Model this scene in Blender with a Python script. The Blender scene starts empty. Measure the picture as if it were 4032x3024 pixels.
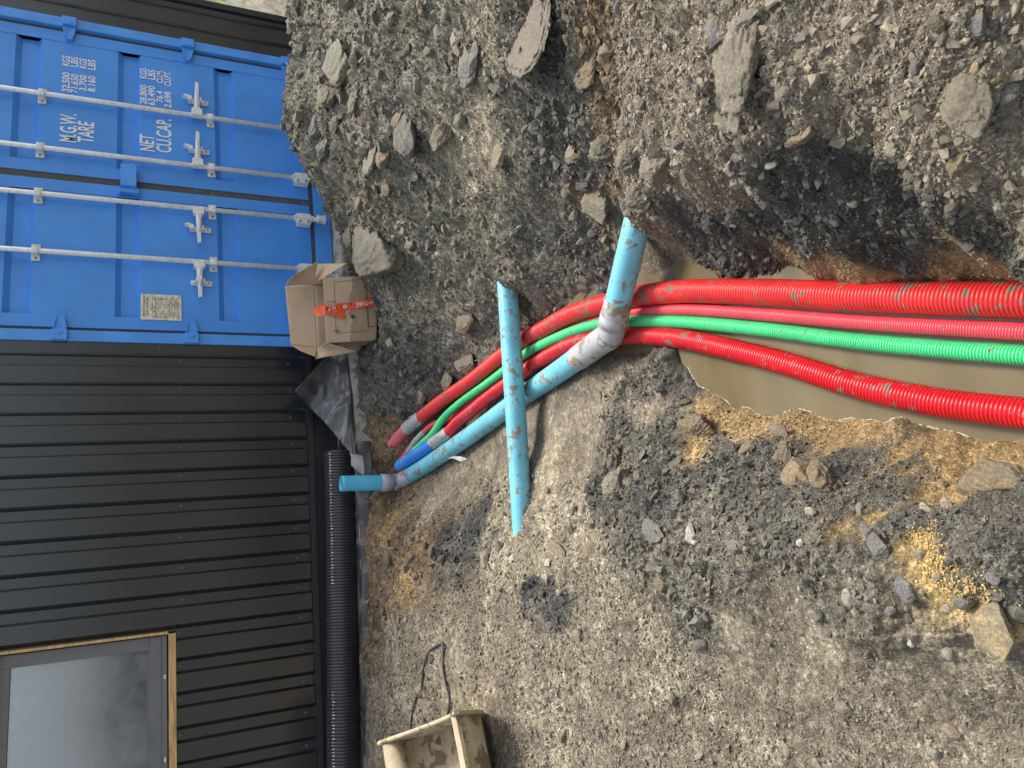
import bpy, bmesh, math, random
import numpy as np
from mathutils import Vector, Matrix
random.seed(7); rng = np.random.RandomState(11)
SC = bpy.context.scene
COL = SC.collection
# ------------------------------------------------------------ camera, sky, sun, exposure
CAM_LOC = Vector((-3.072, -5.336, 1.329))
cR = Vector((0.9594234, -0.2819334, 0.0044957)); cU = Vector((0.1195166, 0.4210541, 0.8991269)); cF = Vector((0.2553869, 0.8621061, -0.4376649))
cam_d = bpy.data.cameras.new('camera'); cam = bpy.data.objects.new('camera', cam_d); COL.objects.link(cam)
M3 = Matrix((-cU, cR, -cF)).transposed()              # the phone was held sideways: world up points to the left of the picture
cam.matrix_world = Matrix.Translation(CAM_LOC) @ M3.to_4x4()
cam_d.sensor_width = 36; cam_d.lens = 36 * 3028.1 / 4032; cam_d.clip_start = 0.05; cam_d.clip_end = 500
SC.camera = cam
SUN_EL, SUN_AZ = math.radians(54), math.radians(62)   # azimuth from +Y towards +X
world = bpy.data.worlds.new('World'); SC.world = world; world.use_nodes = True
wn = world.node_tree; bg = wn.nodes['Background']
sky = wn.nodes.new('ShaderNodeTexSky'); sky.sky_type = 'NISHITA'; sky.sun_disc = False
sky.sun_elevation = SUN_EL; sky.sun_rotation = SUN_AZ; sky.air_density = 1.0; sky.dust_density = 4.0; sky.ozone_density = 0.6
bg.inputs['Strength'].default_value = 0.14
hs = wn.nodes.new('ShaderNodeHueSaturation'); hs.inputs['Saturation'].default_value = .45   # thin white overcast
wn.links.new(sky.outputs[0], hs.inputs['Color']); wn.links.new(hs.outputs[0], bg.inputs[0])
sun_d = bpy.data.lights.new('sun', 'SUN'); sun_d.energy = 1.9; sun_d.angle = math.radians(15); sun_d.color = (1, .93, .82)
sun = bpy.data.objects.new('sun', sun_d); COL.objects.link(sun)
sdir = Vector((math.sin(SUN_AZ) * math.cos(SUN_EL), math.cos(SUN_AZ) * math.cos(SUN_EL), math.sin(SUN_EL)))
sun.rotation_euler = sdir.to_track_quat('Z', 'Y').to_euler(); sun.location = (0, 0, 6)
SC.view_settings.view_transform = 'Standard'; SC.view_settings.look = 'None'; SC.view_settings.gamma = 1
SC.view_settings.use_curve_mapping = False
SC.view_settings.exposure = 1.03
SC.cycles.max_bounces = 6; SC.cycles.diffuse_bounces = 3; SC.cycles.glossy_bounces = 3; SC.cycles.transmission_bounces = 4

# ------------------------------------------------------------ measured data (metres)
CTRL = [[-2.106,-0.33,-0.04],[-2.362,-0.33,-0.022],[-2.692,-0.33,-0.002],[-3.088,-0.33,0.02],[-3.467,-0.33,0.038],[-3.759,-0.33,0.053],[-4.004,-0.33,0.068],[-1.263,-0.24,-0.062],[-1.546,-0.24,-0.042],[-1.735,-0.26,-0.033],[-1.924,-0.3,-0.036],[-1.83,-0.27,-0.14],[-1.984,-0.314,-0.17],[-2.051,-0.369,-0.22],[-2.193,-0.374,-0.26],[-2.368,-0.495,-0.26],[-2.409,-0.454,-0.2],[-2.279,-0.303,-0.15],[-2.548,-0.441,-0.09],[-1.896,-0.59,-0.36],[-2.105,-0.673,-0.4],[-1.989,-0.892,-0.42],[-1.881,-1.043,-0.46],[-2.056,-1.155,-0.48],[-1.927,-1.529,-0.5],[-1.876,-1.837,-0.52],[-2.105,-1.845,-0.5],[-1.887,-2.266,-0.52],[-2.077,-2.249,-0.5],[-1.929,-2.615,-0.52],[-2.071,-2.607,-0.5],[-1.995,-2.902,-0.52],[-2.149,-2.895,-0.52],[-2.2,-3.042,-0.53],[-2.308,-0.857,-0.4],[-2.289,-1.151,-0.455],[-2.328,-1.686,-0.455],[-2.301,-2.138,-0.455],[-2.225,-2.531,-0.453],[-2.251,-2.835,-0.453],[-2.284,-3.004,-0.455],[-2.309,-3.145,-0.455],[-2.393,-3.159,-0.45],[-2.353,-2.483,-0.46],[-2.372,-2.805,-0.45],[-2.427,-3.04,-0.46],[-2.457,-2.103,-0.45],[-2.481,-1.553,-0.42],[-2.504,-2.491,-0.43],[-2.54,-2.802,-0.42],[-2.462,-0.859,-0.3],[-2.614,-1.368,-0.33],[-2.743,-1.817,-0.34],[-2.776,-1.983,-0.34],[-2.783,-2.125,-0.35],[-2.713,-2.424,-0.37],[-2.642,-2.642,-0.38],[-2.695,-0.968,-0.16],[-2.885,-1.433,-0.2],[-2.982,-1.817,-0.24],[-2.977,-2.196,-0.26],[-2.934,-2.556,-0.26],[-2.907,-2.764,-0.26],[-2.74,-2.939,-0.26],[-2.642,-2.868,-0.3],[-2.631,-2.952,-0.34],[-2.812,-3.112,-0.22],[-2.641,-3.131,-0.35],[-2.638,-3.318,-0.32],[-2.89,-3.363,-0.18],[-2.975,-0.992,-0.05],[-3.379,-1.038,0.0],[-3.767,-0.993,0.02],[-3.257,-1.638,-0.08],[-3.587,-1.865,-0.08],[-3.828,-1.82,-0.07],[-3.216,-2.347,-0.15],[-3.267,-2.752,-0.15],[-3.617,-2.686,-0.13],[-3.77,-2.289,-0.1],[-3.053,-3.492,-0.14],[-3.043,-3.769,-0.13],[-3.06,-3.958,-0.11],[-3.106,-4.166,-0.1],[-3.144,-4.329,-0.1],[-3.152,-4.44,-0.1],[-3.342,-3.323,-0.16],[-3.328,-3.832,-0.16],[-3.319,-4.18,-0.16],[-3.314,-4.356,-0.16],[-3.649,-3.248,-0.15],[-3.569,-3.841,-0.16],[-3.507,-4.3,-0.16],[-2.421,-3.19,-0.49],[-2.499,-3.261,-0.485],[-2.565,-3.402,-0.485],[-2.613,-3.568,-0.485],[-2.704,-3.75,-0.485],[-2.773,-3.909,-0.485],[-2.826,-4.05,-0.485],[-2.87,-4.175,-0.485],[-2.906,-4.276,-0.485],[-2.324,-3.199,-0.6],[-2.448,-3.434,-0.6],[-2.581,-3.728,-0.6],[-2.715,-4.035,-0.6],[-2.797,-4.238,-0.6],[-2.192,-3.378,-0.6],[-2.394,-3.783,-0.6],[-2.512,-4.094,-0.6],[-2.62,-4.289,-0.6],[-2.6,-3.404,-0.42],[-2.675,-3.639,-0.4],[-2.761,-3.803,-0.41],[-2.831,-3.963,-0.4],[-2.886,-4.131,-0.4],[-2.939,-4.279,-0.39],[-2.753,-3.466,-0.28],[-2.778,-3.662,-0.3],[-2.854,-3.802,-0.24],[-2.901,-3.944,-0.26],[-2.907,-4.07,-0.29],[-2.989,-4.232,-0.22],[-2.981,-4.335,-0.24],[-3.007,-4.409,-0.22],[-2.885,-3.582,-0.2],[-2.953,-3.821,-0.15],[-2.977,-3.993,-0.14],[-2.997,-4.132,-0.14],[-3.045,-4.26,-0.12],[-3.068,-4.37,-0.11],[-3.078,-4.455,-0.11],[-2.031,-3.175,-0.54],[-1.992,-3.27,-0.5],[-1.95,-3.331,-0.485],[-1.919,-3.282,-0.46],[-1.997,-3.233,-0.48],[-2.003,-3.148,-0.47],[-2.034,-3.475,-0.42],[-2.095,-3.448,-0.45],[-2.108,-3.534,-0.43],[-2.154,-3.567,-0.445],[-2.207,-3.66,-0.455],[-2.15,-3.469,-0.475],[-2.147,-3.598,-0.42],[-2.277,-3.793,-0.465],[-2.37,-4.005,-0.46],[-2.408,-4.112,-0.465],[-2.451,-4.21,-0.465],[-2.489,-4.296,-0.47],[-2.532,-4.391,-0.475],[-2.303,-3.783,-0.52],[-2.432,-4.101,-0.52],[-2.535,-4.344,-0.52],[-2.186,-3.704,-0.42],[-2.274,-3.858,-0.4],[-2.358,-4.06,-0.4],[-2.447,-4.258,-0.4],[-2.529,-4.438,-0.4],[-2.072,-3.604,-0.38],[-2.176,-3.836,-0.3],[-2.271,-4.061,-0.24],[-2.353,-4.199,-0.24],[-2.425,-4.318,-0.24],[-2.488,-4.423,-0.24],[-2.541,-4.532,-0.24],[-1.939,-3.421,-0.34],[-2.065,-3.664,-0.22],[-2.132,-3.847,-0.16],[-2.186,-4.049,-0.1],[-2.231,-4.206,-0.06],[-2.273,-4.335,-0.03],[-2.324,-4.428,-0.02],[-2.407,-4.477,-0.04],[-2.476,-4.508,-0.06],[-2.521,-4.563,-0.06],[-2.558,-4.643,-0.05],[-2.253,-4.174,-0.17],[-2.29,-4.268,-0.18],[-2.366,-4.332,-0.16],[-1.878,-3.317,-0.23],[-1.911,-3.371,-0.22],[-1.925,-3.392,-0.24],[-1.909,-3.43,-0.17],[-1.953,-3.508,-0.18],[-2.037,-3.689,-0.12],[-1.791,-3.402,-0.18],[-1.737,-3.493,-0.12],[-1.98,-3.756,0.0],[-2.076,-3.895,0.0],[-1.935,-3.855,0.06],[-1.8,-3.759,0.02],[-1.896,-3.978,0.09],[-2.053,-4.032,0.1],[-2.147,-4.102,0.06],[-2.184,-4.244,0.08],[-2.233,-4.38,0.08],[-2.326,-4.539,0.08],[-2.453,-4.609,0.05],[-2.537,-4.711,0.05],[-1.99,-4.198,0.14],[-2.039,-4.351,0.14],[-2.192,-4.554,0.12],[-2.32,-4.66,0.1],[-2.415,-4.764,0.08],[-1.773,-4.103,0.14],[-1.954,-4.397,0.16],[-2.19,-4.678,0.14],[-2.306,-4.82,0.12],[-1.825,-2.982,-0.4],[-1.737,-3.064,-0.34],[-1.682,-3.191,-0.27],[-1.601,-3.29,-0.2],[-1.568,-3.446,-0.13],[-1.575,-3.678,-0.03],[-1.521,-3.827,0.03],[-1.764,-2.651,-0.46],[-1.729,-2.422,-0.46],[-1.689,-2.163,-0.46],[-1.629,-1.938,-0.43],[-1.611,-2.126,-0.36],[-1.547,-1.908,-0.38],[-1.661,-1.508,-0.43],[-1.744,-1.185,-0.42],[-1.811,-0.91,-0.38],[-1.607,-2.641,-0.36],[-1.495,-2.525,-0.28],[-1.56,-2.984,-0.24],[-1.411,-2.9,-0.13],[-1.5,-3.308,-0.12],[-1.306,-3.236,-0.03],[-1.274,-3.527,0.02],[-1.138,-3.334,0.1],[-1.192,-3.058,0.03],[-1.322,-2.423,-0.18],[-1.184,-2.801,-0.03],[-1.344,-1.924,-0.25],[-1.478,-1.544,-0.31],[-1.387,-1.093,-0.24],[-1.616,-0.769,-0.24],[-1.432,-0.735,-0.18],[-1.593,-0.401,-0.14],[-1.163,-0.491,-0.13],[-1.302,-0.356,-0.12],[-1.054,-2.159,-0.05],[-0.949,-2.702,0.08],[-0.925,-3.055,0.16],[-1.151,-1.49,-0.13],[-0.992,-1.767,0.02],[-0.819,-2.196,0.14],[-0.705,-2.606,0.2],[-1.162,-1.212,-0.06],[-0.896,-1.104,0.0],[-0.824,-1.281,0.09],[-0.687,-1.734,0.2],[-0.437,-1.922,0.3],[-0.258,-2.23,0.3],[1.199,-1.0,0.412],[0.76,-1.0,0.431],[0.454,-0.95,0.463],[0.156,-0.9,0.488],[-0.026,-0.9,0.443],[-0.204,-0.9,0.387],[-0.365,-0.88,0.302],[-0.522,-0.85,0.215],[-0.665,-0.8,0.084],[-0.758,-0.7,0.015],[0.383,-1.15,0.356],[0.036,-1.1,0.388],[-0.305,-1.1,0.248],[-0.583,-1.05,0.126],[-1.649,-2.204,-0.27],[-1.686,-2.29,-0.26],[-1.704,-2.35,-0.27],[-1.646,-2.316,-0.24],[-1.666,-2.11,-0.36],[-1.62,-1.997,-0.36],[-1.701,-2.198,-0.37],[-2.822,-2.191,-0.22],[-2.831,-2.267,-0.22],[-2.804,-2.009,-0.27],[-2.871,-2.162,-0.24],[-2.788,-2.145,-0.26],[-2.742,-1.907,-0.34],[-2.765,-2.083,-0.34],[-2.051,-3.655,-0.26],[-2.079,-3.767,-0.26],[-2.144,-3.962,-0.21],[-2.189,-4.127,-0.17],[-2.236,-4.262,-0.13],[-2.285,-4.355,-0.12],[-2.374,-4.41,-0.14],[-2.451,-4.447,-0.16],[-2.494,-4.496,-0.17],[-2.53,-4.578,-0.17],[-0.6,-0.3,-0.06],[-0.2,-0.3,-0.03],[0.3,-0.3,0.0],[0.8,-0.4,0.1],[1.3,-0.4,0.15],[1.9,-0.5,0.15],[2.6,-0.6,0.2],[-0.4,-0.5,0.0],[0.0,-0.55,0.2],[0.6,-0.6,0.25],[-4.6,-0.33,0.08],[-6.0,-0.4,0.1],[-8.0,-0.4,0.1],[3.5,-1.2,0.3],[3.0,-2.0,0.4],[1.6,-2.2,0.42],[0.6,-2.4,0.3],[4.5,-3.0,0.3],[0.3,-3.6,0.2],[-0.6,-4.2,0.2],[-1.2,-4.8,0.18],[1.0,-5.0,0.2],[3.0,-5.0,0.2],[-1.7,-5.5,0.12],[-1.5,-7.0,0.1],[-5.0,-2.0,-0.06],[-5.0,-4.0,-0.12],[-7.0,-3.0,-0.1],[-7.0,-6.0,-0.15],[-4.2,-5.0,-0.16],[-3.6,-5.4,-0.16],[-4.0,-7.0,-0.15],[-3.3,-6.0,-0.16],[-2.75,-4.95,-0.6],[-2.85,-5.6,-0.6],[-2.9,-6.5,-0.6],[-2.45,-5.0,-0.42],[-2.3,-5.1,-0.08],[-3.1,-5.0,-0.44],[-3.25,-5.1,-0.2],[-2.5,-5.9,-0.3],[-2.3,-6.0,-0.05],[-3.15,-6.0,-0.4],[-9.0,-9.0,-0.15],[0.0,-9.0,0.1],[9.0,-9.0,0.1],[9.0,0.0,0.1],[6.0,-1.0,0.15],[-3.0,0.2,-0.2],[-9.0,0.3,-0.2],[0.0,0.2,-0.2],[1.5,0.2,-0.2],[1.5,3.0,-0.2],[-3.0,7.0,-0.2],[2.2,0.6,0.05],[3.0,2.0,0.0],[3.0,4.0,-0.02],[6.0,3.0,0.0],[4.0,7.0,0.0],[9.0,7.0,0.0],[2.0,7.0,0.0],[1.0,7.0,-0.2],[-9.0,7.0,-0.2]]
ZONES = [(-3.488,-1.624,'T',1.0),(-3.673,-2.084,'T',1.0),(-3.443,-2.715,'T',1.0),(-3.268,-3.076,'T',1.0),(-3.487,-3.29,'T',1.0),(-3.395,-3.646,'T',1.0),(-3.59,-3.582,'T',1.0),(-3.377,-3.982,'T',1.0),(-3.419,-4.152,'T',1.0),(-3.453,-4.299,'T',1.0),(-3.6,-2.853,'T',1.0),(-3.36,-2.543,'T',1.0),(-3.152,-3.254,'T',1.0),(-3.134,-2.726,'T',1.0),(-3.267,-2.069,'T',1.0),(-3.235,-3.89,'T',1.0),(-3.767,-0.992,'T',1.0),(-3.379,-1.035,'T',1.0),(-2.861,-2.527,'P',1.0),(-2.808,-2.741,'P',1.0),(-2.882,-2.358,'P',1.0),(-3.497,-2.527,'P',1.0),(-3.343,-3.262,'P',1.0),(-2.631,-1.899,'P',1.0),(-2.331,-2.491,'M',1.0),(-2.36,-2.118,'M',1.0),(-2.308,-2.809,'M',1.0),(-2.328,-1.682,'M',1.0),(-2.376,-1.213,'M',1.0),(-2.46,-0.849,'M',1.0),(-2.445,-2.481,'M',1.0),(-2.463,-2.987,'M',1.0),(-2.616,-2.315,'M',1.0),(-1.949,-0.39,'B',1.0),(-2.2,-0.336,'B',1.0),(-2.461,-0.398,'B',1.0),(-2.736,-0.686,'B',1.0),(-2.844,-1.038,'B',1.0),(-2.943,-0.505,'B',1.0),(-2.061,-0.343,'B',1.0),(-2.586,-0.577,'O',0.5),(-2.903,-0.934,'O',0.5),(-2.592,-3.342,'O',0.75),(-2.634,-3.506,'O',0.75),(-2.7,-3.642,'O',0.75),(-2.751,-3.731,'O',0.75),(-2.769,-3.806,'O',0.75),(-2.808,-3.915,'O',0.75),(-2.868,-4.045,'O',0.75),(-2.886,-4.131,'O',0.75),(-2.909,-4.208,'O',0.75),(-2.94,-4.289,'O',0.75),(-2.97,-4.385,'O',0.75),(-2.606,-3.526,'O',0.75),(-2.759,-3.854,'O',0.75),(-2.847,-4.1,'O',0.75),(-2.696,-3.35,'O',0.75),(-2.983,-4.06,'O',0.4),(-2.996,-4.134,'O',0.4),(-3.034,-4.411,'O',0.4),(-2.202,-3.658,'O',0.7),(-2.27,-3.803,'O',0.7),(-2.329,-3.958,'O',0.7),(-2.377,-4.063,'O',0.7),(-2.42,-4.166,'O',0.7),(-2.464,-4.263,'O',0.7),(-2.501,-4.353,'O',0.7),(-2.541,-4.443,'O',0.7),(-2.446,-4.273,'O',0.7),(-2.515,-4.425,'O',0.7),(-3.084,-4.248,'Y',0.1),(-3.103,-4.262,'Y',0.1),(-3.124,-4.275,'Y',0.1),(-3.144,-4.289,'Y',0.1),(-3.163,-4.306,'Y',0.1),(-3.174,-4.334,'Y',0.1),(-3.185,-4.362,'Y',0.1),(-3.068,-4.236,'Y',0.1),(-1.342,-0.475,'D',1.0),(-1.607,-0.449,'D',1.0),(-1.506,-0.697,'D',1.0),(-1.743,-0.613,'D',1.0),(-1.487,-0.353,'D',1.0),(-1.683,-0.82,'D',1.0),(-1.61,-1.02,'D',1.0),(-1.772,-1.008,'D',1.0),(-1.771,-0.392,'D',1.0),(-1.487,-0.9,'D',1.0),(-2.352,-3.124,'D',1.0),(-2.429,-3.081,'D',1.0),(-2.388,-2.862,'D',1.0),(-2.614,-2.766,'D',1.0),(-2.719,-2.804,'D',1.0),(-2.742,-3.288,'D',1.0),(-2.784,-3.425,'D',1.0),(-2.84,-3.607,'D',1.0),(-2.907,-3.584,'D',1.0),(-2.878,-3.274,'D',1.0),(-2.925,-3.793,'D',1.0),(-2.905,-4.057,'D',1.0),(-2.945,-4.119,'D',1.0),(-2.934,-4.061,'D',1.0),(-2.503,-3.207,'D',1.0),(-2.855,-3.953,'D',1.0),(-2.781,-3.181,'D',1.0),(-2.964,-3.887,'D',1.0),(-3.021,-4.281,'D',1.0),(-3.068,-4.362,'D',1.0),(-3.085,-4.43,'D',1.0),(-3.008,-4.193,'D',1.0),(-2.061,-3.56,'N',1.0),(-2.123,-3.731,'N',1.0),(-2.18,-3.884,'N',1.0),(-2.22,-4.001,'N',1.0),(-2.241,-4.128,'N',1.0),(-2.268,-4.222,'N',1.0),(-2.302,-4.265,'N',1.0),(-2.361,-4.287,'N',1.0),(-2.408,-4.332,'N',1.0),(-2.28,-4.084,'N',1.0),(-2.338,-4.163,'N',1.0),(-2.179,-3.799,'N',1.0),(-2.436,-4.368,'N',1.0),(-2.49,-4.461,'N',1.0),(-2.54,-4.562,'N',1.0),(-2.245,-3.975,'N',1.0),(-2.1,-3.727,'N',1.0),(-2.275,-4.312,'N',1.0),(-2.339,-4.383,'N',1.0),(-3.011,-3.766,'G',1.0),(-3.039,-4.028,'G',1.0),(-2.974,-3.425,'G',1.0),(-3.089,-3.946,'G',1.0),(-3.065,-4.164,'G',1.0),(-3.096,-3.594,'G',1.0),(-3.037,-3.281,'G',1.0),(-3.129,-4.428,'G',1.0),(-3.105,-4.408,'G',1.0),(-3.103,-2.45,'K',0.22),(-3.147,-2.587,'K',0.22),(-3.056,-2.316,'K',0.22),(-3.192,-2.536,'K',0.22),(-2.804,-1.28,'K',0.22),(-2.77,-1.546,'K',0.22),(-0.252,-1.287,'G',1.0),(0.011,-1.635,'G',1.0),(-0.378,-1.947,'G',1.0),(-0.749,-1.844,'G',1.0),(-0.922,-1.322,'G',1.0),(-0.745,-2.292,'G',1.0),(-1.011,-2.076,'G',1.0),(-1.207,-1.614,'G',1.0),(-0.928,-2.758,'G',1.0),(-1.296,-1.066,'G',1.0),(-1.481,-1.347,'G',1.0),(-1.462,-1.874,'G',1.0),(-1.542,-2.349,'G',1.0),(-1.59,-2.465,'G',1.0),(-1.539,-2.843,'G',1.0),(-1.367,-2.728,'G',1.0),(-1.241,-2.891,'G',1.0),(-1.234,-1.983,'G',1.0),(-0.65,-1.112,'G',1.0),(-0.727,-2.723,'G',1.0),(-0.376,-2.344,'G',1.0),(-1.085,-2.734,'P',0.6),(-1.082,-2.976,'P',0.6),(-1.128,-2.514,'P',0.6),(-1.081,-2.848,'P',0.6),(-1.087,-2.444,'P',0.6),(-1.372,-3.105,'D',0.7),(-1.408,-3.317,'D',0.7),(-1.439,-2.954,'D',0.7),(-1.39,-3.431,'D',0.7),(-1.624,-2.794,'D',0.7),(-1.759,-2.843,'D',0.7),(-1.509,-2.555,'D',0.7),(-1.832,-2.805,'D',0.7),(-1.532,-3.205,'D',0.7),(-1.404,-3.515,'R',0.35),(-1.435,-3.639,'R',0.35),(-1.457,-3.419,'R',0.35),(-1.557,-3.509,'R',0.35),(-1.644,-3.31,'R',0.35),(-1.621,-3.097,'R',0.35),(-1.647,-3.198,'R',0.35),(-1.837,-3.998,'T2',1.0),(-2.021,-4.048,'T2',1.0),(-1.986,-3.772,'T2',1.0),(-1.917,-3.553,'T2',1.0),(-2.068,-4.122,'T2',1.0),(-2.145,-4.098,'T2',1.0),(-2.132,-4.271,'T2',1.0),(-2.194,-4.406,'T2',1.0),(-2.156,-4.507,'T2',1.0),(-2.269,-4.483,'T2',1.0),(-2.293,-4.621,'T2',1.0),(-2.387,-4.544,'T2',1.0),(-2.335,-4.746,'T2',1.0),(-2.471,-4.677,'T2',1.0),(-1.997,-4.375,'T2',1.0),(-1.827,-4.165,'T2',1.0),(-2.174,-4.629,'T2',1.0),(-2.529,-4.668,'T2',1.0),(-2.097,-3.908,'T2',1.0),(-1.964,-3.293,'W',0.5),(-2.016,-3.343,'W',0.5),(-1.871,-3.084,'W',0.5),(-1.937,-3.186,'W',0.5)]
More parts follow.
